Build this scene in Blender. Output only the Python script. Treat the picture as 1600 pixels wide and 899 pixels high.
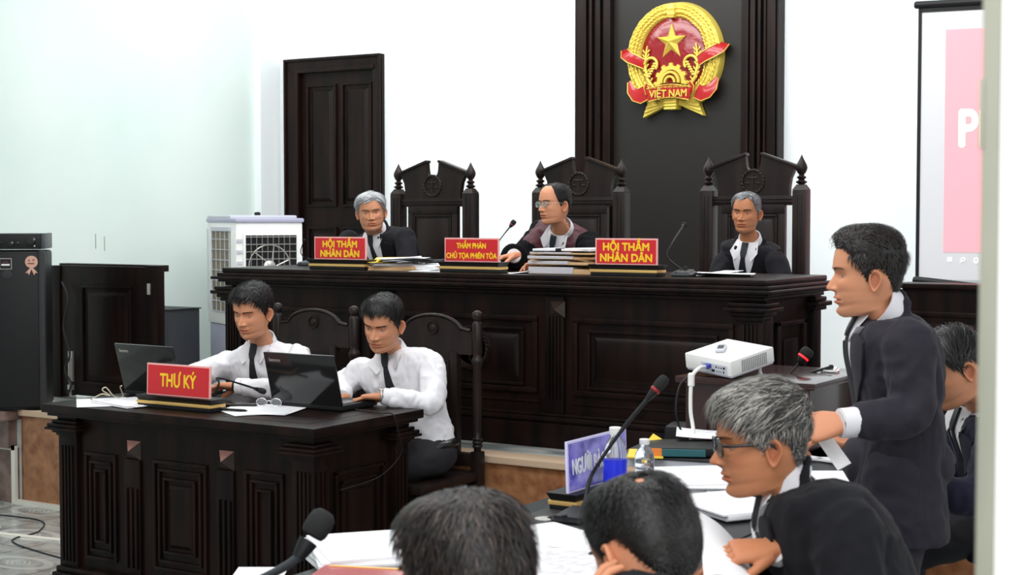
import bpy, bmesh, math, random
import numpy as np
from mathutils import Vector, Matrix, noise
from mathutils.bvhtree import BVHTree
random.seed(7); np.random.seed(7)
R = math.radians
for o in list(bpy.data.objects): bpy.data.objects.remove(o)
scene = bpy.context.scene
COL = scene.collection

# ---------------------------------------------------------------- camera
F, CX, CY, CAMH = 2400.0, 800.0, 449.5, 1.6
YAW, PIT = R(32), math.atan(109.5/2400)
cam_d = bpy.data.cameras.new('camera'); cam = bpy.data.objects.new('camera', cam_d); COL.objects.link(cam)
cam.location = (0, 0, CAMH); cam.rotation_euler = (math.pi/2-PIT, 0, YAW)
cam_d.sensor_width = 36; cam_d.lens = 36*F/1600
cam_d.clip_start = .05
cam_d.dof.use_dof = True; cam_d.dof.focus_distance = 6.6; cam_d.dof.aperture_fstop = 7.5
scene.camera = cam
_r = Vector((math.cos(YAW), math.sin(YAW), 0))
_f = Vector((-math.sin(YAW)*math.cos(PIT), math.cos(YAW)*math.cos(PIT), -math.sin(PIT)))
_u = _r.cross(_f)
def at(px, py, d):                     # a point of the place from where it stands in the photo and its distance
    return Vector((0, 0, CAMH)) + (_f + _r*((px-CX)/F) - _u*((py-CY)/F))*d

# ---------------------------------------------------------------- light
scene.view_settings.view_transform = 'Standard'; scene.view_settings.look = 'None'
scene.view_settings.gamma = 1; scene.view_settings.use_curve_mapping = False
scene.view_settings.exposure = 0.45
w = bpy.data.worlds.new('world'); scene.world = w; w.use_nodes = True
w.node_tree.nodes['Background'].inputs[0].default_value = (.93, .97, 1, 1)
w.node_tree.nodes['Background'].inputs[1].default_value = .4
def area(name, loc, rot, sx, sy, power, col=(1,1,1)):
    l = bpy.data.lights.new(name, 'AREA'); l.shape = 'RECTANGLE'; l.size = sx; l.size_y = sy; l.energy = power; l.color = col
    o = bpy.data.objects.new(name, l); COL.objects.link(o); o.location = loc; o.rotation_euler = rot; return o
area('ceiling_light_bench', (-4.6, 6.9, 4.0), (R(18), 0, 0), 5.0, .9, 78)
area('ceiling_light_court', (-3.6, 3.4, 4.0), (R(24), 0, 0), 4.5, 1.2, 75)  # unseen lamp, tilted at the desks as soft frontal fill
area('ceiling_light_wall', (-4.5, 7.9, 4.1), (R(38), 0, 0), 6.5, .4, 42)
area('ceiling_light_front', (-1.2, .6, 3.6), (R(35), 0, R(25)), 2.5, 1.5, 52)  # added frontal fill aimed at the desks, not a fitting of the room
area('window_light_right', (1.6, 3.2, 2.2), (0, R(90), R(0)), 2.4, 3.5, 25, (.95,.98,1))
area('door_light', (.35, -.5, 2.3), (R(75), 0, R(20)), 1.6, 1.6, 34)  # unseen lamp added to whiten the near right wall

# ---------------------------------------------------------------- materials
def mat(name, col, rough=.5, metal=0, spec=.5, coat=0, bump=None, emit=None, trans=0, alpha=1, ior=1.45, coat_rough=.1, sheen=0):
    m = bpy.data.materials.new(name); m.use_nodes = True
    b = m.node_tree.nodes['Principled BSDF']; i = b.inputs
    i['Base Color'].default_value = (*col, 1); i['Roughness'].default_value = rough; i['Metallic'].default_value = metal
    i['Specular IOR Level'].default_value = spec; i['Coat Weight'].default_value = coat; i['Coat Roughness'].default_value = coat_rough
    i['Transmission Weight'].default_value = trans; i['IOR'].default_value = ior; i['Alpha'].default_value = alpha
    i['Sheen Weight'].default_value = sheen
    if emit: i['Emission Color'].default_value = (*emit[0], 1); i['Emission Strength'].default_value = emit[1]
    m['b'] = 1
    if bump: noise_bump(m, *bump)
    return m
def nodes(m): return m.node_tree.nodes, m.node_tree.links, m.node_tree.nodes['Principled BSDF']
def noise_bump(m, scale, strength, dist=.01, stretch=(1,1,1)):
    n, l, b = nodes(m)
    tc = n.new('ShaderNodeTexCoord'); mp = n.new('ShaderNodeMapping'); mp.inputs['Scale'].default_value = stretch
    nz = n.new('ShaderNodeTexNoise'); nz.inputs['Scale'].default_value = scale; nz.inputs['Detail'].default_value = 4
    bp = n.new('ShaderNodeBump'); bp.inputs['Strength'].default_value = strength; bp.inputs['Distance'].default_value = dist
    l.new(tc.outputs['Object'], mp.inputs[0]); l.new(mp.outputs[0], nz.inputs['Vector'])
    l.new(nz.outputs[0], bp.inputs['Height']); l.new(bp.outputs[0], b.inputs['Normal'])
def noise_color(m, c1, c2, scale, stretch=(1,1,1), lo=.35, hi=.65, detail=5):
    n, l, b = nodes(m)
    tc = n.new('ShaderNodeTexCoord'); mp = n.new('ShaderNodeMapping'); mp.inputs['Scale'].default_value = stretch
    nz = n.new('ShaderNodeTexNoise'); nz.inputs['Scale'].default_value = scale; nz.inputs['Detail'].default_value = detail
    cr = n.new('ShaderNodeValToRGB'); cr.color_ramp.elements[0].position = lo; cr.color_ramp.elements[1].position = hi
    cr.color_ramp.elements[0].color = (*c1, 1); cr.color_ramp.elements[1].color = (*c2, 1)
    l.new(tc.outputs['Object'], mp.inputs[0]); l.new(mp.outputs[0], nz.inputs['Vector'])
    l.new(nz.outputs[0], cr.inputs[0]); l.new(cr.outputs[0], b.inputs['Base Color'])
def attr_color(m, name='Col'):
    n, l, b = nodes(m); a = n.new('ShaderNodeAttribute'); a.attribute_name = name; l.new(a.outputs['Color'], b.inputs['Base Color'])
M = {}
M['wood'] = mat('dark_wood', (.010,.0045,.0035), .40, coat=.0, spec=.2)
noise_color(M['wood'], (.0035,.0018,.0018), (.013,.005,.0035), 6, (3,3,.35))
M['woodchair'] = mat('dark_wood_chair', (.010,.006,.005), .40, spec=.32)
noise_color(M['woodchair'], (.008,.005,.0045), (.018,.010,.008), 8, (3,3,.5))
M['woodred'] = mat('red_wood', (.03,.008,.007), .25, coat=.4)
M['board'] = mat('dark_board', (.013,.011,.010), .38, spec=.5)
M['inlay'] = mat('pink_inlay', (.33,.16,.13), .4)
M['inlay_dark'] = mat('dark_inlay', (.03,.018,.014), .3)
M['wallL'] = mat('teal_paint', (.70,.80,.765), .7); noise_color(M['wallL'], (.66,.775,.735), (.74,.82,.785), .9)
M['wallB'] = mat('white_paint', (.86,.90,.91), .7)
M['wallR'] = mat('white_gloss_paint', (.92,.92,.90), .6)
M['jamb'] = mat('beige_trim', (.34,.34,.27), .6); noise_color(M['jamb'], (.27,.28,.22), (.42,.40,.33), 5, (1,1,.4))
M['redbrown'] = mat('red_brown_paint', (.16,.035,.03), .5)
M['granite'] = mat('orange_granite', (.4,.18,.09), .3); noise_color(M['granite'], (.20,.075,.030), (.40,.19,.09), 16, (1,1,1), .32, .70, 10)
M['granite2'] = mat('grey_granite', (.14,.09,.08), .35); noise_color(M['granite2'], (.07,.035,.03), (.25,.18,.15), 9, (1,1,1), .3, .7, 8)
M['edge'] = mat('marble_edge', (.55,.40,.28), .4)
M['white_trim'] = mat('white_trim', (.72,.70,.62), .5)
M['gold'] = mat('gold_paint', (.72,.52,.07), .35, metal=.35)
M['goldbright'] = mat('gold_relief', (.78,.60,.10), .3, metal=.3)
M['emred'] = mat('emblem_red', (.24,.006,.010), .15, coat=.6, bump=(9,.5,.02))
M['ribbon'] = mat('ribbon_red', (.42,.012,.014), .2, coat=.4)
M['goldstrip'] = mat('gold_strip', (.75,.48,.16), .35, metal=.4)
M['red'] = mat('sign_red', (.62,.008,.016), .25, coat=.5)
M['frame_pink'] = mat('sign_frame', (.85,.42,.40), .35)
M['yellow'] = mat('yellow_letter', (.95,.62,.02), .4)
M['blue'] = mat('sign_blue', (.10,.09,.55), .2, coat=.5); noise_color(M['blue'], (.05,.05,.35), (.30,.26,.80), 14, (1,1,1), .4, .62)
M['acrylic'] = mat('acrylic_edge', (.72,.68,.95), .15)
M['white'] = mat('white_plastic', (.85,.85,.83), .35)
M['offwhite'] = mat('grey_plastic', (.55,.56,.62), .4)
M['paper'] = mat('paper', (.86,.86,.88), .7)
M['printed'] = mat('printed_paper', (.72,.70,.74), .7)
n_, l_, b_ = nodes(M['printed'])
tc = n_.new('ShaderNodeTexCoord'); mp_ = n_.new('ShaderNodeMapping'); mp_.inputs['Rotation'].default_value = (0,0,R(-30)); wv = n_.new('ShaderNodeTexWave'); wv.bands_direction = 'Y'; wv.inputs['Scale'].default_value = 30
nz_ = n_.new('ShaderNodeTexNoise'); nz_.inputs['Scale'].default_value = 45; mu = n_.new('ShaderNodeMath'); mu.operation = 'MULTIPLY'
cr = n_.new('ShaderNodeValToRGB'); cr.color_ramp.elements[0].position = .38; cr.color_ramp.elements[1].position = .5; cr.color_ramp.elements[0].color = (.80,.78,.82,1); cr.color_ramp.elements[1].color = (.30,.29,.32,1)
l_.new(tc.outputs['Object'], mp_.inputs[0]); l_.new(mp_.outputs[0], wv.inputs[0]); l_.new(tc.outputs['Object'], nz_.inputs['Vector']); l_.new(wv.outputs[1], mu.inputs[0]); l_.new(nz_.outputs[0], mu.inputs[1]); l_.new(mu.outputs[0], cr.inputs[0]); l_.new(cr.outputs[0], b_.inputs['Base Color'])
M['kraft'] = mat('kraft_paper', (.62,.40,.20), .7)
M['pageedge'] = mat('page_edges', (.55,.53,.56), .8)
n_, l_, b_ = nodes(M['pageedge'])
tc = n_.new('ShaderNodeTexCoord'); wv = n_.new('ShaderNodeTexWave'); wv.bands_direction = 'Z'; wv.inputs['Scale'].default_value = 110; wv.inputs['Distortion'].default_value = 1.5
cr = n_.new('ShaderNodeValToRGB'); cr.color_ramp.elements[0].color = (.30,.28,.32,1); cr.color_ramp.elements[1].color = (.78,.76,.78,1)
l_.new(tc.outputs['Object'], wv.inputs[0]); l_.new(wv.outputs[0], cr.inputs[0]); l_.new(cr.outputs[0], b_.inputs['Base Color'])
M['black'] = mat('black_plastic', (.007,.007,.008), .5, spec=.35)
M['blackgloss'] = mat('black_gloss', (.012,.012,.013), .12, coat=.3)
M['grille'] = mat('dark_grille', (.02,.02,.022), .6)
M['foam'] = mat('mic_foam', (.012,.012,.012), .9)
M['micgrey'] = mat('mic_body', (.05,.055,.06), .4)
M['chrome'] = mat('chrome', (.75,.75,.75), .2, metal=1)
M['silver'] = mat('silver', (.55,.53,.5), .4, metal=.8)
M['reddark'] = mat('dim_red_ring', (.25,.01,.012), .4)
M['redled'] = mat('red_ring', (.9,.02,.02), .4, emit=((1,.02,.03), .6))
M['glass'] = mat('clear_plastic', (.93,.96,1), .06, trans=.92, ior=1.3)
M['bluefilm'] = mat('blue_label', (.02,.035,.75), .3)
M['darkcab'] = mat('grey_cabinet', (.022,.024,.03), .5)
M['mesh_pad'] = mat('cooler_pad', (.23,.20,.14), .9, bump=(60,.8,.01))
M['lilac'] = mat('lilac_plastic', (.42,.42,.55), .4)
M['screen'] = mat('screen_fabric', (.55,.55,.56), .8, emit=((.86,.88,.93), .18))
M['screenpink'] = mat('projected_pink', (.55,.2,.22), .8, emit=((.98,.40,.46), .62))
M['screentext'] = mat('projected_text', (.9,.85,.6), .8, emit=((1,.93,.62), .6))
M['screenwhite'] = mat('projected_white', (.8,.8,.8), .8, emit=((1,1,1), .5))
M['tablecloth'] = mat('table_top_dark', (.022,.026,.03), .3, coat=.2)
M['yellowpaper'] = mat('yellow_paper', (.85,.62,.05), .6)
M['orange'] = mat('orange_tab', (.75,.22,.04), .6)
M['teal'] = mat('teal_binder', (.02,.12,.14), .4)
M['cord'] = mat('cream_cord', (.55,.48,.36), .5)
M['vga'] = mat('blue_plug', (.04,.05,.35), .4)
M['sticker'] = mat('pink_sticker', (.62,.36,.27), .5)
# floor tile, grey with pale oval ornaments
def tile_mat(name, ca, cb, cc, sc):
    m = mat(name, ca, .22, coat=.2); n, l, b = nodes(m)
    tc = n.new('ShaderNodeTexCoord'); mp = n.new('ShaderNodeMapping'); mp.inputs['Scale'].default_value = (sc, sc, sc)
    l.new(tc.outputs['Object'], mp.inputs[0])
    nz = n.new('ShaderNodeTexNoise'); nz.inputs['Scale'].default_value = 2.2; nz.inputs['Detail'].default_value = 8; nz.inputs['Distortion'].default_value = 1.6
    l.new(mp.outputs[0], nz.inputs['Vector'])
    cr = n.new('ShaderNodeValToRGB'); cr.color_ramp.elements[0].position = .35; cr.color_ramp.elements[1].position = .62
    cr.color_ramp.elements[0].color = (*ca, 1); cr.color_ramp.elements[1].color = (*cb, 1); l.new(nz.outputs[0], cr.inputs[0])
    fr = n.new('ShaderNodeVectorMath'); fr.operation = 'FRACTION'; l.new(mp.outputs[0], fr.inputs[0])
    sb = n.new('ShaderNodeVectorMath'); sb.operation = 'SUBTRACT'; sb.inputs[1].default_value = (.5,.5,0); l.new(fr.outputs[0], sb.inputs[0])
    sp = n.new('ShaderNodeSeparateXYZ'); l.new(sb.outputs[0], sp.inputs[0])
    def mth(op, a, bv=None):
        k = n.new('ShaderNodeMath'); k.operation = op
        for j, v in enumerate((a, bv)):
            if v is None: continue
            if isinstance(v, (int, float)): k.inputs[j].default_value = v
            else: l.new(v, k.inputs[j])
        return k.outputs[0]
    ax, ay = mth('ABSOLUTE', sp.outputs[0]), mth('ABSOLUTE', sp.outputs[1])
    d = mth('ADD', mth('MULTIPLY', ax, 1.0), mth('MULTIPLY', ay, 1.0))          # diamond rings
    e = mth('SQRT', mth('ADD', mth('POWER', mth('MULTIPLY', ax, 1.6), 2), mth('POWER', mth('MULTIPLY', ay, 3.0), 2)))
    band = mth('COMPARE', e, .62); band.node.inputs[2].default_value = .10
    core = mth('LESS_THAN', e, .3)
    lat = mth('GREATER_THAN', mth('SINE', mth('MULTIPLY', d, 90)), -.1)
    orn = mth('MAXIMUM', band, mth('MULTIPLY', core, lat))
    gx = mth('GREATER_THAN', mth('MAXIMUM', ax, ay), .492)
    mx = n.new('ShaderNodeMix'); mx.data_type = 'RGBA'; l.new(mth('MULTIPLY', orn, .65), mx.inputs[0]); l.new(cr.outputs[0], mx.inputs[6]); mx.inputs[7].default_value = (*cc, 1)
    m2 = n.new('ShaderNodeMix'); m2.data_type = 'RGBA'; l.new(gx, m2.inputs[0]); l.new(mx.outputs[2], m2.inputs[6]); m2.inputs[7].default_value = (.10,.10,.09,1)
    l.new(m2.outputs[2], b.inputs['Base Color']); return m
M['tile'] = tile_mat('floor_tile', (.23,.24,.225), (.43,.44,.42), (.60,.61,.58), 2.2)
M['tile2'] = mat('platform_tile', (.5,.52,.5), .2); noise_color(M['tile2'], (.30,.32,.32), (.66,.67,.64), 3.5, (1,2.5,1), .4, .58, 6)

# ---------------------------------------------------------------- mesh helpers
class MB:
    def __init__(s): s.v = []; s.f = []; s.m = []; s.c = []; s.mi = 0; s.col = None; s.usecol = False
    def add(s, vs, fs):
        k = len(s.v); s.v += [tuple(p) for p in vs]; s.f += [tuple(i+k for i in f) for f in fs]; s.m += [s.mi]*len(fs)
        s.c += [s.col or (1,1,1)]*len(vs)
        if s.col: s.usecol = True
        return k
    def box(s, x0, x1, y0, y1, z0, z1, b=.0, mtx=None):
        """box with optional chamfer b"""
        if b <= 0:
            vs = [(x,y,z) for x in (x0,x1) for y in (y0,y1) for z in (z0,z1)]
            fs = [(0,1,3,2),(4,6,7,5),(0,4,5,1),(2,3,7,6),(0,2,6,4),(1,5,7,3)]
        else:
            bm = bmesh.new(); bmesh.ops.create_cube(bm, size=1)
            for q in bm.verts: q.co = Vector(((x0+x1)/2+q.co.x*(x1-x0), (y0+y1)/2+q.co.y*(y1-y0), (z0+z1)/2+q.co.z*(z1-z0)))
            bmesh.ops.bevel(bm, geom=bm.edges[:], offset=b, segments=2, affect='EDGES', profile=.6)
            bm.verts.index_update(); vs = [q.co.copy() for q in bm.verts]; fs = [tuple(q.index for q in f.verts) for f in bm.faces]; bm.free()
        if mtx is not None: vs = [mtx @ Vector(p) for p in vs]
        s.add(vs, fs)
    def tube(s, pts, rad, n=10, caps=True, flat=1.0):
        pts = [Vector(p) for p in pts]; m = len(pts)
        if not hasattr(rad, '__len__'): rad = [rad]*m
        vs, fs = [], []; prev = None
        for i, p in enumerate(pts):
            t = (pts[min(i+1,m-1)]-pts[max(i-1,0)]).normalized()
            if prev is None:
                a = Vector((0,0,1)) if abs(t.z) < .9 else Vector((1,0,0)); x = t.cross(a).normalized()
            else: x = (prev - t*prev.dot(t)).normalized()
            prev = x; y = t.cross(x)
            for k in range(n):
                q = 2*math.pi*k/n; vs.append(p + (x*math.cos(q)+y*math.sin(q)*flat)*rad[i])
        for i in range(m-1):
            for k in range(n):
                fs.append((i*n+k, i*n+(k+1)%n, (i+1)*n+(k+1)%n, (i+1)*n+k))
        if caps: fs += [tuple(range(n))[::-1], tuple(range((m-1)*n, m*n))]
        s.add(vs, fs)
    def lathe(s, prof, n=24, mtx=None, closed=True):
        """prof: (r, z)"""
        vs, fs = [], []
        for r, z in prof:
            for k in range(n):
                q = 2*math.pi*k/n; vs.append(Vector((r*math.cos(q), r*math.sin(q), z)))
        m = len(prof)
        for i in range(m-1):
            for k in range(n): fs.append((i*n+k, i*n+(k+1)%n, (i+1)*n+(k+1)%n, (i+1)*n+k))
        if closed: fs += [tuple(range(n))[::-1], tuple(range((m-1)*n, m*n))]
        if mtx is not None: vs = [mtx @ p for p in vs]
        s.add(vs, fs)
    def prism(s, poly, y0, y1, mtx=None):
        """poly in (x,z), extruded along y"""
        n = len(poly); vs = [Vector((x,y0,z)) for x,z in poly]+[Vector((x,y1,z)) for x,z in poly]
        fs = [tuple(range(n)), tuple(range(n,2*n))[::-1]]+[(i, i+n, (i+1)%n+n, (i+1)%n) for i in range(n)]
        if mtx is not None: vs = [mtx @ p for p in vs]
        s.add(vs, fs)
    def ball(s, c, r, n=12, sc=(1,1,1), mtx=None):
        vs, fs = [], []; h = n//2
        for i in range(h+1):
            a = math.pi*i/h; rr = max(math.sin(a), .001)
            for k in range(n):
                q = 2*math.pi*k/n
                p = Vector((rr*math.cos(q)*r*sc[0], rr*math.sin(q)*r*sc[1], math.cos(a)*r*sc[2]))
                if mtx is not None: p = mtx @ p
                vs.append(p+Vector(c))
        for i in range(h):
            for k in range(n): fs.append((i*n+k, (i+1)*n+k, (i+1)*n+(k+1)%n, i*n+(k+1)%n))
        fs += [tuple(range(n)), tuple(range(h*n, (h+1)*n))[::-1]]
        s.add(vs, fs)
    def grid(s, P, closeu=False):
        """P[i][j] points"""
        a, b = len(P), len(P[0]); vs = [p for row in P for p in row]; fs = []
        for i in range(a-1):
            for j in range(b if closeu else b-1):
                fs.append((i*b+j, i*b+(j+1)%b, (i+1)*b+(j+1)%b, (i+1)*b+j))
        return s.add(vs, fs)
    def mesh(s, name):
        me = bpy.data.meshes.new(name); me.from_pydata([tuple(p) for p in s.v], [], s.f)
        me.polygons.foreach_set('material_index', s.m)
        if s.usecol:
            a = me.color_attributes.new('Col', 'FLOAT_COLOR', 'POINT')
            a.data.foreach_set('color', np.array([(*c, 1) for c in s.c], dtype=np.float32).ravel())
        me.update(); return me
    def build(s, name, mats, parent=None, smooth=None, world=True, recalc=True):
        me = s.mesh(name)
        return link(name, me, mats, parent, smooth, world, recalc)
def link(name, me, mats, parent=None, smooth=None, world=True, recalc=True):
    if not isinstance(mats, (list, tuple)): mats = [mats]
    if recalc:
        bm = bmesh.new(); bm.from_mesh(me); bmesh.ops.recalc_face_normals(bm, faces=bm.faces[:]); bm.to_mesh(me); bm.free()
    for m in mats: me.materials.append(M[m] if isinstance(m, str) else m)
    if smooth is not None:
        me.polygons.foreach_set('use_smooth', [True]*len(me.polygons))
        if smooth < 179: me.set_sharp_from_angle(angle=R(smooth))
    o = bpy.data.objects.new(name, me); COL.objects.link(o)
    if parent:
        o.parent = parent
        if world:
            W = pworld(parent); o.matrix_parent_inverse = Matrix.Identity(4)
            me.transform(W.inverted())
    return o
def pworld(o):
    m = o.matrix_basis.copy(); p = o.parent
    while p: m = p.matrix_basis @ m; p = p.parent
    return m
def tag(o, label=None, cat=None, group=None, kind=None):
    for k, v in (('label',label),('category',cat),('group',group),('kind',kind)):
        if v: o[k] = v
    return o
def thing(name, label, cat, loc=(0,0,0), rz=0, group=None):
    o = bpy.data.objects.new(name, None); COL.objects.link(o); o.empty_display_size = .1
    o.location = loc; o.rotation_euler = (0,0,rz); return tag(o, label, cat, group)
def origin(o, p):
    """move a top-level mesh's origin to p, mesh stays put"""
    o.data.transform(Matrix.Translation(-Vector(p))); o.location = p; return o
def dup(root, loc, rz, label, group=None):
    r = root.copy(); COL.objects.link(r); r.location = loc; r.rotation_euler = (0,0,rz); tag(r, label, None, group)
    for ch in list(root.children):
        c = ch.copy(); COL.objects.link(c); c.parent = r
        for g in list(ch.children):
            d = g.copy(); COL.objects.link(d); d.parent = c
    return r
def text_mesh(txt, size, depth=.001, bold=.0, align='CENTER', sx=1.0, spacing=1.0, bevel=0):
    cu = bpy.data.curves.new('t', 'FONT'); cu.body = txt; cu.size = size; cu.extrude = depth; cu.offset = 0; cu.align_x = align; cu.align_y = 'CENTER'
    cu.space_character = spacing; cu.resolution_u = 4
    o = bpy.data.objects.new('t', cu); COL.objects.link(o); bpy.context.view_layer.update()
    me = bpy.data.meshes.new_from_object(o.evaluated_get(bpy.context.evaluated_depsgraph_get()))
    bpy.data.objects.remove(o); bpy.data.curves.remove(cu)
    me.transform(Matrix.Diagonal((sx,1,1,1)))
    if bold > 0:      # heavier strokes: the outline repeated a hair to each side
        bm = bmesh.new()
        for k, (ox, oy) in enumerate(((0,0),(bold,0),(-bold,0),(0,bold),(0,-bold))):
            m2 = me.copy(); m2.transform(Matrix.Translation((ox,oy,.00006*k))); bm.from_mesh(m2); bpy.data.meshes.remove(m2)
        bm.to_mesh(me); bm.free()
    return me
def text_obj(name, txt, size, m, mtx, parent=None, **k):
    me = text_mesh(txt, size, **k); me.transform(mtx); return link(name, me, m, parent, None, True, False)
def facing(loc, xdir, up=(0,0,1)):
    """matrix whose local x runs along xdir, local y along up, z out of the face"""
    x = Vector(xdir).normalized(); y = Vector(up); y = (y-x*y.dot(x)).normalized(); z = x.cross(y)
    m = Matrix((x, y, z)).transposed().to_4x4(); m.translation = Vector(loc); return m
def struct(name, mb, m, smooth=None, parent=None):
    o = mb.build(name, m, parent, smooth); o['kind'] = 'structure'; return o

# ================================================================ THE ROOM
PZ = .53          # platform height
b = MB(); b.box(-9.2, 2.5, -1.5, 5.77, -.1, 0); struct('floor', b, 'tile')
b = MB(); b.box(-7.92, 1.2, 5.80, 9.19, -.1, PZ); struct('floor_platform', b, 'tile2')
b = MB()   # granite front face of the platform with rounded left end
b.box(-6.80, 1.2, 5.775, 5.80, 0, PZ-.03)
b.lathe([(.10,0),(.10,PZ-.03)], 24, Matrix.Translation((-6.80,5.875,0)))
b.box(-7.92, -6.88, 6.25, 6.3, 0, PZ-.03)
struct('trim_1', b, 'granite')
b = MB(); b.box(-6.80, 1.2, 5.755, 5.90, PZ-.032, PZ+.002, .006); b.lathe([(.118,PZ-.032),(.122,PZ-.015),(.118,PZ+.002)], 28, Matrix.Translation((-6.80,5.875,0)))
b.box(-6.86,-6.8,5.87,6.3,PZ-.03,PZ+.001)
struct('trim_2', b, 'edge')
b = MB(); b.box(-9.2, -6.885, 5.775, 6.3, 0, .31); struct('trim_3', b, 'granite2')
b = MB(); b.box(-7.92, -6.90, 5.74, 6.4, .31, .47); b.box(-7.92, -6.86, 5.66, 5.82, .47, .529, .014); struct('trim_4', b, 'granite2')
b = MB(); b.box(-9.2, -6.87, 5.755, 5.775, .30, .325); b.box(-6.90, -6.868, 5.755, 5.775, 0, .325); b.box(-6.87, -5, 5.745, 5.775, 0, .025)
struct('trim_5', b, 'white_trim')
b = MB(); b.box(-9.2, -4.9, 5.10, 5.14, 0, .008, mtx=Matrix.Translation((-6.5,5.12,0)) @ Matrix.Rotation(R(8),4,'Z') @ Matrix.Translation((6.5,-5.12,0)))
tag(b.build('cable_cover', 'white_trim'), 'long pale flat cable cover strip on the tiled floor beside the desk', 'cable cover')
b = MB(); b.box(-8.0, 1.3, 9.19, 9.3, 0, 4.2); struct('wall_back', b, 'wallB')
b = MB(); b.box(-8.02, -7.92, -1.5, 9.3, -.1, 4.2); struct('wall_left', b, 'wallL')
b = MB(); b.box(-7.92, -7.86, 8.96, 9.19, PZ, 4.2); struct('wall_corner', b, 'wallB')
b = MB(); b.box(-3.70, 1.2, 9.165, 9.19, PZ, PZ+.105, .004); struct('baseboard_back', b, 'redbrown')
b = MB(); b.box(-.347, .9, 1.35, 1.47, 0, 4.2); struct('wall_right', b, 'wallR')
b = MB(); b.box(-.3625, -.347, 1.345, 1.475, 0, 4.2, .0015); b.box(-.3645,-.36,1.343,1.477,1.66,1.72,.001); struct('trim_6', b, 'jamb', 40)
b = MB(); b.box(-8.1, 2.6, -1.5, 9.3, 4.2, 4.3); struct('ceiling', b, 'wallB')
# small scratches and nails on the left wall
b = MB()
for (px, py, h) in ((170,368,26),(205,372,22)):
    p = at(px, py, 10.35); b.box(-7.921, -7.915, p.y-.0015, p.y+.0015, p.z-.09, p.z+.01)
tag(b.build('wall_scratch', 'jamb'), 'pair of thin vertical scratches on the pale teal wall', 'scratch')

# door in the back wall
dx0, dx1, dz0, dz1, dy = -7.776, -6.855, PZ, 2.81, 9.19
b = MB()
b.box(dx0, dx0+.13, dy-.049, dy+.02, dz0, dz1-.085, .004); b.box(dx1-.075, dx1, dy-.049, dy+.02, dz0, dz1-.085, .004); b.box(dx0, dx1, dy-.05, dy+.02, dz1-.09, dz1, .006)
b.box(dx0-.0, dx0+.02, dy-.064, dy-.03, dz0, dz1-.018, .004); b.box(dx1-.02, dx1, dy-.064, dy-.03, dz0, dz1-.018, .004); b.box(dx0, dx1, dy-.065, dy-.03, dz1-.02, dz1, .004)
b.box(dx0+.10, dx0+.14, dy-.061, dy-.02, dz0, dz1-.105, .004); b.box(dx0+.1, dx1-.06, dy-.06, dy-.02, dz1-.11, dz1-.08, .004)
d1 = struct('door_1', b, 'wood', 30)
def panel_y(b, x0, x1, z0, z1, y, fr=.03, dep=.012, core=True):
    """raised-and-fielded panel on a face looking to -y"""
    for (a0,a1,c0,c1) in ((x0,x1,z1-fr*.5,z1),(x0,x1,z0,z0+fr*.5),(x0,x0+fr*.5,z0+fr*.5,z1-fr*.5),(x1-fr*.5,x1,z0+fr*.5,z1-fr*.5)):
        b.box(a0, a1, y-dep, y+.002, c0, c1, min(.004, fr*.2))
    if core:
        i = fr*1.15; j = fr*1.9
        if x1-x0 > 2*j+.01 and z1-z0 > 2*j+.01:
            vs = [(x0+i,y,z0+i),(x1-i,y,z0+i),(x1-i,y,z1-i),(x0+i,y,z1-i),(x0+j,y-dep*.9,z0+j),(x1-j,y-dep*.9,z0+j),(x1-j,y-dep*.9,z1-j),(x0+j,y-dep*.9,z1-j)]
            b.add(vs, [(4,5,6,7),(0,1,5,4),(1,2,6,5),(2,3,7,6),(3,0,4,7)])
b = MB(); b.box(dx0+.13, dx1-.07, dy-.012, dy+.015, dz0, dz1-.09)
xa, xb = dx0+.20, dx1-.10
for (p0,p1) in ((xa, xa+.285),(xb-.285, xb)):
    panel_y(b, p0, p1, dz0+1.15, dz1-.20, dy-.012, .035, .02); panel_y(b, p0, p1, dz0+.15, dz0+1.0, dy-.012, .035, .02)
b.build('door_leaf', 'wood', d1, 30)

# ---------------------------------------------------------------- emblem wall panel
t = thing('wall_panel', 'tall dark wood panel with fluted side columns on the white wall behind the judges', 'wall panel', (-4.44,9.19,PZ))
b = MB(); b.box(-4.90, -3.96, 9.13, 9.19, PZ, 3.9); b.build('board', 'board', t)
for nm, (p0, p1) in (('l',(-5.176,-4.90)),('r',(-3.96,-3.712))):
    b = MB(); b.box(p0, p1, 9.12, 9.19, PZ, 3.9)
    n = 7; wd = (p1-p0)
    ws = [0,.06,.30,.36,.44,.52,.60,.74,.80,1.0]; hs = [.035,.05,.06,.03,.06,.03,.055,.025,.045]
    if nm == 'r': ws = [1-x for x in ws][::-1]; hs = hs[::-1]
    for k in range(9): b.box(p0+wd*ws[k], p0+wd*ws[k+1], 9.12-hs[k], 9.13, PZ, 3.9, .006)
    b.build('pilaster', 'wood', t, 40)

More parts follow.
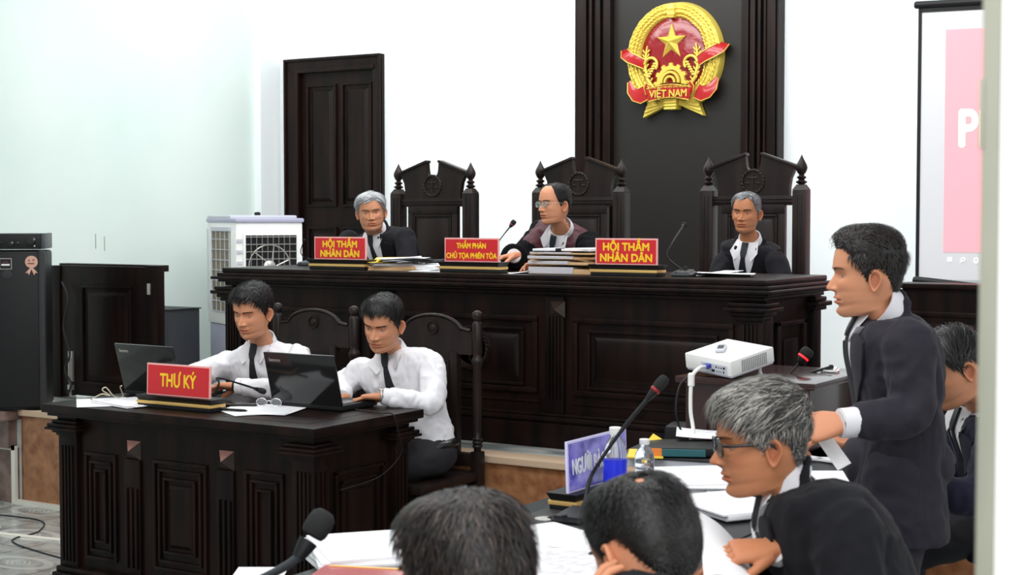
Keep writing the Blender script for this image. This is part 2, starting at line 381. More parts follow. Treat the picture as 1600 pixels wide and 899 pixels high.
# ---------------------------------------------------------------- emblem
ec = Vector((-4.436, 9.125, 2.632))
t = thing('national_emblem', 'round gold and red emblem with a star and red ribbon above the judges', 'emblem', ec)
def pol(r, a, y, cx=0, cz=0): return Vector((ec.x+cx+r*math.sin(a), ec.y-y, ec.z+cz+r*math.cos(a)))
b = MB()   # red disc, slightly domed
prof = [(0.001,.075),(.10,.07),(.18,.06),(.240,.050),(.256,.04)]
P = [[pol(r, 2*math.pi*k/48, y, cz=.02) for k in range(48)] for r, y in prof]
b.grid(P, True); b.build('red_disc', 'emred', t, 60)
b = MB()   # wreath of sheaves: a broad horseshoe, open at the bottom into two crossed tails
A0 = R(158)
def wreath_r(a):   # outer/inner radius by angle from the top
    s = abs(a)/A0
    return .252+.0*s, .352+.018*math.sin(s*math.pi)
nseg = 90
rowsP = []
for i in range(nseg+1):
    a = -A0+2*A0*i/nseg; ri, ro = wreath_r(a); row = []
    for k in range(25):
        u = k/24; r = ri+(ro-ri)*u
        h = .035+.035*math.sin(math.pi*min(1,max(0,u)))**.6
        if .10 < u < .92: h += .010*math.sin(u*22)*(.6+.4*math.sin(i*1.9+k*.5))
        row.append(pol(r, a, h, cz=.012))
    row.append(pol(ro+.006, a, 0.0, cz=.012)); rowsP.append(row)
b.grid(rowsP)
b.build('wreath', 'goldbright', t, 60)
for sgn in (-1, 1):   # rice grains as rows of little drops over the wreath
    b = MB()
    for ring in range(4):
        for i in range(24):
            a = sgn*(R(14)+i*R(5.2)); r = .268+ring*.024+.003*math.sin(i)
            c = pol(r, a, .072, cz=.012)
            mt = Matrix.Rotation(-a+sgn*R(18), 3, 'Y')
            b.ball(c, .011, 6, (.55,.55,1.5), Matrix.Rotation(a+R(90)-sgn*R(20), 3, 'Y'))
    b.build('grain', 'goldbright', t, 60)
b = MB()   # crown knot
b.box(ec.x-.022, ec.x+.022, ec.y-.085, ec.y-.02, ec.z+.262, ec.z+.352, .006); 
for zz in (.29,.325): b.box(ec.x-.028, ec.x+.028, ec.y-.09, ec.y-.02, ec.z+zz-.012, ec.z+zz+.006, .004)
b.build('top_knot', 'goldbright', t, 40)
b = MB()   # star, five raised points
sc = Vector((ec.x, ec.y-.075, ec.z+.105)); ro, rn = .118, .048; vs = [sc+Vector((0,-.045,0))]
for k in range(10):
    a = math.pi*k/5; r = ro if k%2 == 0 else rn; vs.append(sc+Vector((r*math.sin(a),0.0,r*math.cos(a))))
vs += [p+Vector((0,.03,0)) for p in vs[1:]]
b.add(vs, [(0,1+k,1+(k+1)%10) for k in range(10)]+[(1+k,11+k,11+(k+1)%10,1+(k+1)%10) for k in range(10)])
b.build('star', 'goldbright', t)
b = MB()   # half cog wheel
cz = -.155; n = 96; P = []
for i in range(n+1):
    a = -R(98)+R(196)*i/n; tooth = .018 if math.sin(a*11.5*1.0+math.pi/2) > .1 else 0
    r1 = .108+tooth; row = [pol(.082, a, .04, cz=cz), pol(.082, a, .085, cz=cz), pol(r1, a, .085, cz=cz), pol(r1, a, .04, cz=cz)]; P.append(row)
b.grid(P)
for (ra, rb, h) in ((.058,.074,.10),(.030,.044,.105)):
    P = [[pol(ra, -R(95)+R(190)*i/40, .05, cz=cz), pol(ra, -R(95)+R(190)*i/40, h, cz=cz), pol(rb, -R(95)+R(190)*i/40, h, cz=cz), pol(rb, -R(95)+R(190)*i/40, .05, cz=cz)] for i in range(41)]
    b.grid(P)
b.build('cog_wheel', 'goldbright', t, 30)
b = MB(); P = [[pol(r, -R(95)+R(190)*i/30, .07, cz=cz) for r in (.001,.085)] for i in range(31)]; b.grid(P); b.build('cog_backing', 'ribbon', t)
for s in (-1, 1):   # inner ears of rice beside the cog
    b = MB()
    path = [Vector((ec.x+s*x, ec.y-.075, ec.z+z)) for x, z in ((.13,-.20),(.185,-.13),(.205,-.05),(.20,.03),(.19,.09))]
    b.tube(path, [.012,.012,.011,.009,.004], 8)
    for i in range(9):
        u = i/9*3.6; k = int(u); p = path[k].lerp(path[k+1], u-k)
        for q in (-1, 1): b.ball(p+Vector((q*.018,0,.012)), .011, 6, (.6,.6,1.6), Matrix.Rotation(q*R(35),3,'Y'))
    # drooping hooked ear
    arc = [Vector((ec.x+s*(.155-.05*math.cos(q)), ec.y-.085, ec.z-.035+.045*math.sin(q))) for q in [R(a) for a in range(-40,200,24)]]
    b.tube(arc, [.010]*len(arc), 8)
    for k in range(6): b.ball(Vector((ec.x+s*(.125+.01*k), ec.y-.085, ec.z-.03-.016*k)), .013, 6, (1.4,.6,.7))
    b.build('rice_ear', 'goldbright', t, 60)
b = MB()   # two tails below
for s in (-1, 1):
    poly = [(s*.0,-.262),(s*.04,-.262),(s*.175,-.225),(s*.236,-.375),(s*.06,-.305),(s*.0,-.30)]
    poly = [(ec.x+x, ec.z+z) for x, z in poly]
    if s < 0: poly = poly[::-1]
    b.prism(poly, ec.y-.05, ec.y-.005)
    for k in range(4):
        u = .2+.2*k; p0 = Vector((ec.x+s*.05, ec.y-.055, ec.z-.262-.04*u)); p1 = Vector((ec.x+s*(.175+.055*u), ec.y-.055, ec.z-.225-.145*u)); b.tube([p0,p1], .006, 6)
b.box(ec.x-.045, ec.x+.045, ec.y-.085, ec.y, ec.z-.33, ec.z-.255, .01)
for k in range(4): b.tube([Vector((ec.x-.048, ec.y-.088, ec.z-.325+.02*k)), Vector((ec.x+.048, ec.y-.088, ec.z-.325+.02*k))], .007, 6)
b.build('sheaf_tail', 'goldbright', t, 40)
def ribbon(pts, wid, name, y=.10, th=.012):
    """pts: (x,z,yoff) centre line, wid: half width perpendicular in z"""
    b = MB(); top, bot = [], []
    P = []
    for i, (x, z, yo) in enumerate(pts):
        w = wid[i] if hasattr(wid,'__len__') else wid
        j0, j1 = pts[max(i-1,0)], pts[min(i+1,len(pts)-1)]
        dx_, dz_ = j1[0]-j0[0], j1[1]-j0[1]; L = math.hypot(dx_, dz_) or 1; nx, nz = -dz_/L, dx_/L
        c = Vector((ec.x+x, ec.y-y-yo, ec.z+z)); nv = Vector((nx,0,nz))
        P.append([c-nv*w, c-nv*w*.3+Vector((0,-.004,0)), c+nv*w*.3+Vector((0,-.004,0)), c+nv*w, c+nv*w+Vector((0,th,0)), c-nv*w+Vector((0,th,0))])
    b.grid(P, True); b.f += [tuple(range(6))[::-1], tuple(range(len(b.v)-6, len(b.v)))]; b.m += [0,0]
    b.build(name, 'ribbon', t, 50)
    b = MB()
    for sg in (-1, 1):
        path = []
        for i in range(len(pts)): path.append(P[i][0 if sg < 0 else 3]+Vector((0,-.003,0)))
        b.tube(path, .0035, 6)
    b.build('ribbon_edge', 'goldbright', t, 60)
ribbon([(-.165+.33*i/16, -.235+.022*math.sin(math.pi*i/16), .01) for i in range(17)], .042, 'ribbon_banner')
for s in (-1, 1):
    ribbon([(s*.165,-.225,.0),(s*.178,-.185,.01),(s*.168,-.165,.015),(s*.15,-.178,.01)], [.02,.016,.012,.006], 'ribbon_fold')
    ribbon([(s*.20,-.215,-.02),(s*.24,-.235,-.015),(s*.28,-.225,-.02),(s*.32,-.19,-.03),(s*.345,-.135,-.045)], [.05,.05,.045,.035,.012], 'ribbon_end')
    pp = [(s*.205,-.03,-.02),(s*.26,-.005,.0),(s*.32,.02,.0),(s*.375,.05,-.03),(s*.385,.085,-.07)]
    ribbon(pp, [.03,.033,.036,.038,.04], 'ribbon_wrap')
text_obj('lettering', 'VIỆT NAM', .068, 'goldbright', facing((ec.x, ec.y-.119, ec.z-.232), (1,0,0)), t, bold=.0012, sx=.95, depth=.003)
text_obj('lettering', 'CỘNG HÒA XÃ HỘI CHỦ NGHĨA', .020, 'goldbright', facing((ec.x, ec.y-.119, ec.z-.188), (1,0,0)), t, depth=.002)

for c_ in t.children: c_.data.transform(Matrix.Diagonal((.92,1,1,1)))
# ================================================================ JUDGES' BENCH
bx0, bx1, by0, by1 = -5.60, -2.575, 6.14, 6.80
t = thing('judges_bench', 'long dark carved wooden judges bench on the tiled platform', 'bench', (-4.09,6.45,PZ))
def cornice(b, x0, x1, y0, y1, z, lv):
    """stacked mouldings, lv = [(overhang, thickness)] from top down"""
    for ov, th in lv:
        b.box(x0-ov, x1+ov, y0-ov, y1+ov, z-th, z, min(th*.35,.008)); z -= th
    return z
b = MB(); cornice(b, bx0, bx1, by0, by1, 1.333, [(.035,.026)]); b.build('bench_top', 'wood', t, 40)
b = MB(); cornice(b, bx0, bx1, by0, by1, 1.307, [(.055,.018),(.078,.016),(.05,.014),(.025,.02)]); b.build('top_moulding', 'wood', t, 40)
b = MB(); b.box(bx0+.02, bx1-.02, by0, by0+.04, PZ, 1.245)
for (p0, p1) in ((-5.43,-4.66),(-4.49,-3.69),(-3.50,-2.70)):
    panel_y(b, p0, p1, .78, 1.14, by0, .05, .016, False); panel_y(b, p0+.075, p1-.075, .81, 1.085, by0, .03, .014)
    b.box(p0-.01, p1+.01, by0-.008, by0, .735, .745, .003)
b.build('front_panel', 'wood', t, 30)
for px in (-5.575,-4.575,-3.595,-2.62):
    b = MB(); w2 = .055 if px in (-5.575,-2.62) else .05
    b.box(px-w2, px+w2, by0-.018, by0+.02, .65, 1.235, .004)
    for k in (-.028,-.009,.009,.028): b.box(px+k-.005, px+k+.005, by0-.028, by0-.01, .76, 1.14, .003)
    b.build('pilaster', 'wood', t, 30)
for px in (-4.575,-3.575):
    b = MB(); q = .038; zc = 1.176
    b.add([(px-q,by0-.019,zc-q),(px+q,by0-.019,zc-q),(px+q,by0-.019,zc+q),(px-q,by0-.019,zc+q),(px,by0-.055,zc)], [(0,1,4),(1,2,4),(2,3,4),(3,0,4)])
    b.build('pyramid_stud', 'inlay_dark', t)
for (cx_, cy_) in ((bx0+.02,by0),(bx1-.045,by0)):
    b = MB(); cornice(b, cx_-.06, cx_+.06, by0-.03, by0+.06, 1.235, [(.03,.02),(.045,.02),(.022,.02),(.008,.02)]); b.build('capital', 'wood', t, 40)
b = MB()   # right side panel and rear post
b.box(bx1-.04, bx1-.005, by0+.02, by1, PZ, 1.245); b.box(bx1-.02, bx1+.012, by0+.02, by0+.10, PZ, 1.24, .004)
b.box(bx1-.02, bx1+.02, by1-.09, by1, PZ, 1.24, .004)
for (z0,z1) in ((.78,1.14),):
    for (a0,a1,c0,c1) in ((by0+.16,by1-.16,z1-.02,z1),(by0+.16,by1-.16,z0,z0+.02),(by0+.16,by0+.19,z0,z1),(by1-.19,by1-.16,z0,z1)): b.box(bx1-.01, bx1+.012, a0, a1, c0, c1, .003)
b.box(bx1-.01, bx1+.006, by0+.25, by1-.25, .86, 1.06, .006)
b.build('side_panel', 'wood', t, 30)
b = MB(); cornice(b, bx1-.07, bx1+.02, by1-.10, by1, 1.235, [(.02,.02),(.04,.022),(.02,.02)]); b.build('capital', 'wood', t, 40)
b = MB(); b.box(bx0+.005, bx0+.04, by0+.02, by1, PZ, 1.245); b.box(bx0-.015, bx0+.02, by0+.02, by0+.1, PZ, 1.24, .004); b.build('side_panel', 'wood', t, 30)
b = MB(); cornice(b, bx0+.01, bx1-.01, by0-.0, by0+.06, .69, [(.03,.014),(.045,.02),(.03,.012)])
b.box(bx0-.02, bx1+.025, by0-.04, by0+.06, PZ, .645, .004)
b.box(bx1-.05, bx1+.035, by0-.02, by1, PZ, .64, .004); b.box(bx0-.03, bx0+.05, by0-.02, by1, PZ, .64, .004)
b.build('plinth', 'wood', t, 30)
b = MB()   # carved wreath in the middle panel
wc = Vector((-4.06, by0-.018, .975))
b.lathe([(.078,-.004),(.088,.008),(.102,.008),(.112,-.004)], 40, Matrix.Translation(wc) @ Matrix.Rotation(R(90),4,'X'))
for k in range(26):
    a = R(25)+R(310)*k/25+R(180)
    b.ball(wc+Vector((.10*math.sin(a),-.008,.10*math.cos(a))), .014, 6, (.6,.6,1.4), Matrix.Rotation(a+R(60),3,'Y'))
b.tube([wc+Vector((0,-.006,-.06)), wc+Vector((0,-.006,.06))], .005, 6); b.tube([wc+Vector((-.05,-.006,.04)), wc+Vector((.05,-.006,.04))], .004, 6)
for s in (-1,1): b.ball(wc+Vector((s*.05,-.006,-.01)), .02, 8, (1,.3,.4))
b.build('carved_wreath', 'wood', t, 50)

# ================================================================ SECRETARY DESK
sx0, sx1, sy0, sy1 = -5.13, -3.765, 4.575, 5.15
t = thing('secretary_desk', 'dark carved wooden desk with pink diamond studs on its front', 'desk', (-4.45,4.86,0))
b = MB(); b.box(-5.202, -3.697, 4.502, 5.222, .763, .80, .004); b.box(-5.185, -3.714, 4.52, 5.205, .748, .763, .004)
b.box(-5.10,-3.80,4.60,4.605,.80,.8008); b.box(-3.81,-3.805,4.60,5.12,.80,.8008)
b.build('desk_top', 'wood', t, 30)
b = MB(); b.box(sx0, sx1, sy0, sy0+.035, .0, .75)
for (p0, p1) in ((-5.01,-4.82),(-4.607,-4.307),(-4.105,-3.904)):
    panel_y(b, p0, p1, .14, .60, sy0, .03, .012, False); panel_y(b, p0+.03, p1-.03, .175, .565, sy0, .024, .012, False)
    panel_y(b, p0+.06, p1-.06, .215, .53, sy0, .022, .014)
b.build('front_panel', 'wood', t, 30)
for px in (-4.722,-4.205):
    b = MB(); b.box(px-.045, px+.045, sy0-.012, sy0, .09, .59, .003)
    for k in (-.028,0,.028): b.box(px+k-.006, px+k+.006, sy0-.022, sy0-.006, .13, .47, .003)
    b.build('pilaster', 'wood', t, 30)
    b = MB(); q = .04; zc = .627; pts = [(px-q,sy0,zc-q),(px+q,sy0,zc-q),(px+q,sy0,zc+q),(px-q,sy0,zc+q),(px,sy0-.035,zc)]
    b.mi = 0; b.add(pts, [(2,3,4)]); b.mi = 1; b.add(pts, [(0,1,4),(1,2,4),(3,0,4)]); b.build('pyramid_stud', ['inlay','inlay_dark'], t)  # upper facet pink, the other three facets dark
for (cx_, cy_, sx_) in ((sx0+.03,sy0,1),(sx1-.03,sy0,1),(sx1-.03,sy1-.05,1),(sx0+.03,sy1-.05,1)):
    b = MB(); y0 = cy_-.02 if cy_ == sy0 else cy_-.02; y1 = y0+.09
    b.box(cx_-.055, cx_+.055, y0, y1, 0, .70, .004)
    if cy_ == sy0:
        for k in (-.03,-.01,.01,.03): b.box(cx_+k-.005, cx_+k+.005, y0-.008, y0+.004, .12, .62, .002)
    if cx_ > -4:
        for k in (.02,.045,.07): b.box(cx_+.05, cx_+.062, y0+k-.005, y0+k+.005, .12, .62, .002)
    cornice(b, cx_-.055, cx_+.055, y0, y1, .748, [(.004,.018),(.02,.014),(.035,.016),(.042,.012),(.02,.014),(.008,.012)])
    b.build('corner_post', 'wood', t, 30)
b = MB(); b.box(sx1-.03, sx1, sy0+.03, sy1, 0, .75)
for (z0,z1,y0,y1) in ((.10,.60,sy0+.13,sy1-.12),):
    for f_, ex in ((0,.012),(.04,.008)):
        for (a0,a1,c0,c1) in ((y0+f_,y1-f_,z1-f_-.014,z1-f_),(y0+f_,y1-f_,z0+f_,z0+f_+.014),(y0+f_,y0+f_+.014,z0+f_,z1-f_),(y1-f_-.014,y1-f_,z0+f_,z1-f_)): b.box(sx1-.01, sx1+ex, a0, a1, c0, c1, .003)
    b.box(sx1-.01, sx1+.006, y0+.085, y1-.085, z0+.085, z1-.085, .006)
b.build('side_panel', 'wood', t, 30)
b = MB(); b.box(sx0, sx0+.03, sy0+.03, sy1, 0, .75); b.build('side_panel', 'wood', t, 30)
b = MB(); b.box(sx0-.045, sx1+.05, sy0-.05, sy0+.03, 0, .07, .005); b.box(sx0-.035, sx1+.04, sy0-.035, sy0+.03, .07, .095, .006); b.box(sx1-.03, sx1+.045, sy0, sy1+.02, 0, .08, .005); b.build('plinth', 'wood', t, 30)
text_obj('carved_mark', 'TAND', .04, 'inlay_dark', facing((-4.457, sy0-.015, .36), (1,0,0)), t) if False else None

# ================================================================ CHAIRS
def judge_chair(x, y, label, rz=0):
    t = thing('judge_chair', label, 'chair', (x,y,PZ), rz, 'tall carved chairs behind the judges bench')
    def part(name, b, sm=30): return b.build(name, 'woodchair', t, sm, world=False)
    b = MB()   # crest board with broken pediment
    pts = [(-.205,1.17),(-.205,1.23),(-.213,1.28),(-.232,1.318),(-.255,1.338),(-.06,1.405),(-.045,1.40)]
    arc = [(-.045*math.cos(q), 1.345-.028*math.sin(q)-.0) for q in [R(a) for a in range(10,180,20)]]
    arc = [(-.042,1.36)]+[(.040*math.cos(q), 1.352-.036*math.sin(q)) for q in [R(a) for a in range(175,0,-17)]]+[(.042,1.36)]
    poly = pts+arc+[(-a,z) for a,z in pts[::-1]]
    b.prism(poly, -.018, .018); part('crest', b)
    b = MB()
    for s in (-1,1):
        p0, p1 = Vector((s*.262,0,1.335)), Vector((s*.043,0,1.412)); d = (p1-p0)
        mt = Matrix.Translation(p0) @ d.to_track_quat('X','Z').to_matrix().to_4x4(); b.box(0, d.length, -.028, .028, -.008, .008, .003, mt)
    part('crest_moulding', b)
    b = MB(); wc = Vector((0,-.02,1.262)); RX = Matrix.Rotation(R(90),4,'X')
    b.lathe([(.052,-.006),(.056,.004),(.064,.004),(.070,-.006)], 32, Matrix.Translation(wc) @ RX)
    for k in range(18):
        a = R(200)+R(320)*k/17; b.ball(wc+Vector((.062*math.sin(a),-.003,.062*math.cos(a))), .009, 6, (.6,.5,1.4), Matrix.Rotation(a+R(60),3,'Y'))
    b.tube([wc+Vector((0,-.002,-.035)), wc+Vector((0,-.002,.04))], .003, 6); b.tube([wc+Vector((-.03,-.002,.022)), wc+Vector((.03,-.002,.022))], .003, 6)
    for s in (-1,1): b.ball(wc+Vector((s*.03,-.002,-.008)), .013, 8, (1,.3,.35))
    part('carved_scales', b, 50)
    b = MB(); b.box(-.27,.27,-.022,.022,1.135,1.185,.004); b.box(-.27,.27,-.028,.02,1.15,1.158,.002); b.box(-.27,.27,-.028,.02,1.165,1.172,.002); part('upper_rail', b)
    b = MB(); b.box(-.18,.18,-.016,.016,.42,1.14); 
    for (a0,a1,c0,c1) in ((-.182,-.145,.42,1.09),(.145,.182,.42,1.09),(-.182,.182,1.09,1.14)): b.box(a0,a1,-.022,.0,c0,c1,.003)
    panel_y(b, -.14,.14,.5,1.085,-.016,.02,.008); part('back_panel', b)
    for s in (-1,1):
        b = MB(); q = .038
        for (a0,a1) in ((0,1.215),): b.box(s*.268-q, s*.268+q, -q, q, a0, a1, .006)
        for k in (-.012,.012): b.box(s*.268+k-.004, s*.268+k+.004, -q-.004, -q+.006, .5, 1.19, .002)
        vs = [(s*.268+a*q, c*q, 1.215) for a,c in ((-1,-1),(1,-1),(1,1),(-1,1))]+[(s*.268+a*.02, c*.02, 1.245) for a,c in ((-1,-1),(1,-1),(1,1),(-1,1))]
        b.add(vs, [(4,5,6,7),(0,1,5,4),(1,2,6,5),(2,3,7,6),(3,0,4,7)])
        part('post', b, 30)
        b = MB(); b.lathe([(.02,1.238),(.016,1.246),(.028,1.254),(.030,1.260),(.018,1.266),(.015,1.272),(.024,1.279),(.026,1.284),(.015,1.291),(.013,1.297),(.021,1.305),(.029,1.322),(.031,1.336),(.026,1.352),(.016,1.370),(.008,1.386),(.001,1.402)], 18, Matrix.Translation((s*.268,0,0))); part('finial', b, 60)
        b = MB(); b.box(s*.268-.03, s*.268+.03, -.50, -.44, 0, .66, .006); part('front_leg', b)
        b = MB(); b.box(s*.268-.035, s*.268+.035, -.52, -.03, .66, .695, .01); part('armrest', b)
    b = MB(); b.box(-.27,.27,-.51,-.02,.40,.45,.01); part('seat', b)
    return t
ch = judge_chair(-5.385, 7.72, 'tall dark carved chair behind the left judge, set before the white wall')
dup(ch, (-4.36,7.72,PZ), 0, 'tall dark carved chair in the middle behind the judge in a maroon robe', 'tall carved chairs behind the judges bench')
dup(ch, (-3.285,7.72,PZ), 0, 'tall dark carved chair behind the right judge, nearest the projection screen', 'tall carved chairs behind the judges bench')
def clerk_chair(x, y, label):
    t = thing('clerk_chair', label, 'chair', (x,y,0), 0, 'carved chairs behind the secretary desk')
    def part(name, b, sm=30): return b.build(name, 'woodchair', t, sm, world=False)
    hw = .232
    b = MB(); pts = [(-hw+.02,1.05),(-hw+.02,1.092),(-.15,1.095)]
    arc = [(.155*math.sin(q)*-1, 1.085+.073*math.cos(q)) for q in [R(a) for a in range(78,-79,-8)]]
    poly = pts+arc+[(.15,1.095),(hw-.02,1.092),(hw-.02,1.05)]
    b.prism(poly, -.015, .015); b.box(-hw+.02, hw-.02, -.015,.015, .99, 1.05); part('crest', b)
    b = MB(); path = [(-hw+.03,-.012,1.096)]+[(-.158*math.sin(q), -.012, 1.086+.076*math.cos(q)) for q in [R(a) for a in range(78,-79,-8)]]+[(hw-.03,-.012,1.096)]
    b.tube(path, .009, 6); part('crest_moulding', b, 60)
    b = MB(); wc = Vector((0,-.018,1.105)); b.lathe([(.022,-.004),(.025,.004),(.030,.004),(.033,-.004)], 24, Matrix.Translation(wc) @ Matrix.Rotation(R(90),4,'X')); b.ball(wc, .016, 8, (1,.3,1)); part('carved_scales', b, 50)
    b = MB(); b.box(-.13,.13,-.014,.014,.5,1.0); b.box(-.135,-.10,-.022,.016,.5,1.0,.004); b.box(.10,.135,-.022,.016,.5,1.0,.004); panel_y(b,-.09,.09,.54,.96,-.014,.016,.006); b.box(-hw+.02,hw-.02,-.02,.02,.49,.55,.005); part('back_panel', b)
    for s in (-1,1):
        b = MB(); b.lathe([(.016,.56),(.018,.575),(.025,.582),(.019,.59),(.025,.60),(.019,.608),(.024,.616),(.017,.625),(.019,.66),(.022,.80),(.020,.935),(.026,.95),(.030,.962),(.026,.974),(.019,.985),(.023,1.0),(.024,1.125),(.019,1.135),(.014,1.142),(.022,1.15),(.025,1.165),(.021,1.18),(.008,1.188)], 18, Matrix.Translation((s*hw,0,0)))
        part('turned_post', b, 60)
        b = MB(); b.box(s*hw-.024, s*hw+.024, -.024,.024, 0,.56,.005); part('rear_leg', b)
        b = MB(); b.box(s*hw-.024, s*hw+.024, -.44,-.39, 0,.44,.005); part('front_leg', b)
    b = MB(); b.box(-.25,.25,-.46,.02,.43,.47,.014); part('seat', b, 40)
    b = MB(); b.box(-.22,.22,-.43,-.41,.36,.43,.004); part('seat_rail', b)
    b = MB(); b.box(-.22,.22,.0,.015,.36,.43,.004); part('seat_rail', b)
    return t
ch = clerk_chair(-3.962, 5.68, 'dark carved chair with round crest behind the secretary nearer the platform edge')
dup(ch, (-4.650,5.68,0), 0, 'dark carved chair with round crest behind the two secretaries, left one', 'carved chairs behind the secretary desk')
# ================================================================ PROPS
def atZ(px, py, z):
    d = _f + _r*((px-CX)/F) - _u*((py-CY)/F); k = (z-CAMH)/d.z; return Vector((d.x*k, d.y*k, z))
def atY(px, py, y):
    d = _f + _r*((px-CX)/F) - _u*((py-CY)/F); k = y/d.y; return Vector((d.x*k, y, CAMH+d.z*k))
BZ, SZ, TZ = 1.333, .8008, .76

# ---- nameplates
def nameplate(label, loc, rz, w, h, lines, size, plate='red', framem='frame_pink', letter='yellow', group=None, sx=.8, base_w=None, tilt=8, bold=.0012):
    t = thing('nameplate', label, 'nameplate', loc, rz, group); bw = base_w or w+.02
    b = MB(); b.box(-bw/2, bw/2, -.045, .045, 0, .017, .003); b.build('base_foot', 'black', t, 30, False)
    b = MB(); b.box(-bw/2-.003, bw/2+.003, -.048, .048, .017, .030, .002); b.build('gold_strip', 'goldstrip', t, 30, False)
    b = MB(); vs = [(-bw/2,-.04,.030),(bw/2,-.04,.030),(bw/2,.04,.030),(-bw/2,.04,.030),(-bw/2-.01,-.05,.052),(bw/2+.01,-.05,.052),(bw/2+.01,.05,.052),(-bw/2-.01,.05,.052)]
    b.add(vs, [(0,1,2,3),(4,5,6,7),(0,1,5,4),(1,2,6,5),(2,3,7,6),(3,0,4,7)]); b.build('base_top', 'black', t, None, False)
    K = Matrix.Translation((0,-.012,.05)) @ Matrix.Rotation(R(-tilt),4,'X')
    b = MB(); b.box(-w/2, w/2, -.004, .004, 0, h, .001, K); b.build('frame', framem, t, None, False)
    b = MB(); b.box(-w/2+.007, w/2-.007, -.0052, -.003, .007, h-.007, 0, K); b.build('plate', plate, t, None, False)
    n = len(lines)
    for i, ln in enumerate(lines):
        z = h*.5 if n == 1 else h*(.70-.41*i)
        mt = K @ facing((0,-.0056,z-.004), (1,0,0))
        me = text_mesh(ln, size, bold=bold, sx=sx, depth=.0006); me.transform(mt); link('lettering', me, letter, t, None, False, False)
    return t
nameplate('red nameplate at the left end of the judges bench, gold letters', (-4.912,6.215,BZ), 0, .335, .118, ['HỘI THẨM','NHÂN DÂN'], .047, sx=1.0, group='red nameplates on the judges bench', tilt=0, bold=.0019)
nameplate('glossy red nameplate in the middle of the judges bench, smaller gold letters', (-4.105,6.215,BZ), 0, .315, .118, ['THẨM PHÁN','CHỦ TỌA PHIÊN TÒA'], .036, sx=.82, group='red nameplates on the judges bench', tilt=0)
nameplate('red nameplate on the judges bench beside the brown folders, gold letters', (-3.262,6.215,BZ), 0, .318, .122, ['HỘI THẨM','NHÂN DÂN'], .050, sx=1.0, group='red nameplates on the judges bench', tilt=0, bold=.0019)
nameplate('red nameplate on the secretary desk reading in tall yellow letters', (-4.565,4.69,SZ), 0, .36, .135, ['THƯ KÝ'], .078, sx=.72, framem='frame_pink', tilt=2, base_w=.41, bold=.0018)
nameplate('purple acrylic nameplate on the defence table in front of two water bottles', (-2.185,3.955,TZ), R(90), .36, .15, ['NGƯỜI BÀO CHỮA'], .062, plate='blue', framem='acrylic', letter='white', sx=.58, tilt=2, base_w=.37, bold=.0014)

# ---- microphones
def mic(label, base, pts, head_r=.012, head_l=.035, base_s=(.055,.045,.028), ring=True, stem=.0035, loc_rz=0, group=None, basem='micgrey', neckm='black'):
    t = thing('gooseneck_microphone', label, 'microphone', base, loc_rz, group)
    if base_s:
        b = MB(); sx, sy, sz = base_s
        vs = [(-sx,-sy,0),(sx,-sy,0),(sx,sy,0),(-sx,sy,0),(-sx,-sy,sz*.5),(sx,-sy,sz*.5),(sx*.8,sy*.8,sz),(-sx*.8,sy*.8,sz),]
        bm = bmesh.new(); q = [bm.verts.new(v) for v in vs]
        for f in ((3,2,1,0),(4,5,6,7),(0,1,5,4),(1,2,6,5),(2,3,7,6),(3,0,4,7)): bm.faces.new([q[i] for i in f])
        bmesh.ops.bevel(bm, geom=bm.edges[:], offset=min(base_s)*.3, segments=3, affect='EDGES')
        me = bpy.data.meshes.new('base'); bm.to_mesh(me); bm.free(); link('base', me, basem, t, 50, False)
        b = MB(); b.lathe([(.010,sz*.8),(.010,sz*1.1),(.006,sz*1.35)], 12, Matrix.Translation((0,sy*.3,0))); b.ball((-sx*.4,-sy*.75,sz*.62), sx*.12, 8, (1,1,.4)); b.build('socket', 'black', t, 40, False)
    P = [Vector(p) for p in pts]
    Q = []
    for i in range(len(P)-1):
        p0, p1, p2, p3 = P[max(i-1,0)], P[i], P[i+1], P[min(i+2,len(P)-1)]
        for k in range(6):
            u = k/6; Q.append(.5*((2*p1)+(p2-p0)*u+(2*p0-5*p1+4*p2-p3)*u*u+(3*p1-p0-3*p2+p3)*u**3))
    Q.append(P[-1]); b = MB(); n = len(Q)
    b.tube(Q, [stem*(1.15 if i > n*.7 or i < n*.25 else .95) for i in range(n)], 10); b.build('gooseneck', neckm, t, 60)
    d = (Q[-1]-Q[-2]).normalized(); mt = Matrix.Translation(Q[-1]) @ d.to_track_quat('Z','Y').to_matrix().to_4x4()
    L, r = head_l, head_r
    b = MB(); b.lathe([(stem*1.3,-L*.55),(r*.75,-L*.12),(r*.78,0)], 16, mt); b.build('capsule_body', 'black', t, 60)
    if ring: b = MB(); b.lathe([(r*.82,0),(r*.95,L*.03),(r*.95,L*.16),(r*.85,L*.2)], 16, mt); b.build('light_ring', 'redled' if ring == 2 else 'reddark', t, 60)
    b = MB(); b.lathe([(r*.85,L*.18),(r*1.02,L*.3),(r*1.06,L*.6),(r*.95,L*.85),(r*.6,L*.97),(.0005,L)], 18, mt); b.build('foam_cap', 'foam', t, 60)
    return t
mic('small grey gooseneck microphone at the far left of the judges bench beside the air cooler', (-5.46,6.60,BZ), [(-5.46,6.61,1.36),atY(470,395,6.55),atY(475,377,6.5)], .006, .016, (.05,.045,.032), False, .003, group='microphones on the judges bench')
mic('thin gooseneck microphone with red ring behind the middle nameplate', (-4.12,6.42,BZ), [(-4.12,6.43,1.36),atY(776,384,6.45),atY(799,352,6.5)], .013, .030, (.05,.045,.03), True, .003, group='microphones on the judges bench')
mic('grey gooseneck microphone in front of the right judge', (-3.005,6.27,BZ), [(-3.005,6.28,1.355),atY(1043,402,6.3),atY(1052,378,6.35),atY(1068,353,6.5)], .012, .022, (.055,.05,.036), False, .004, group='microphones on the judges bench')
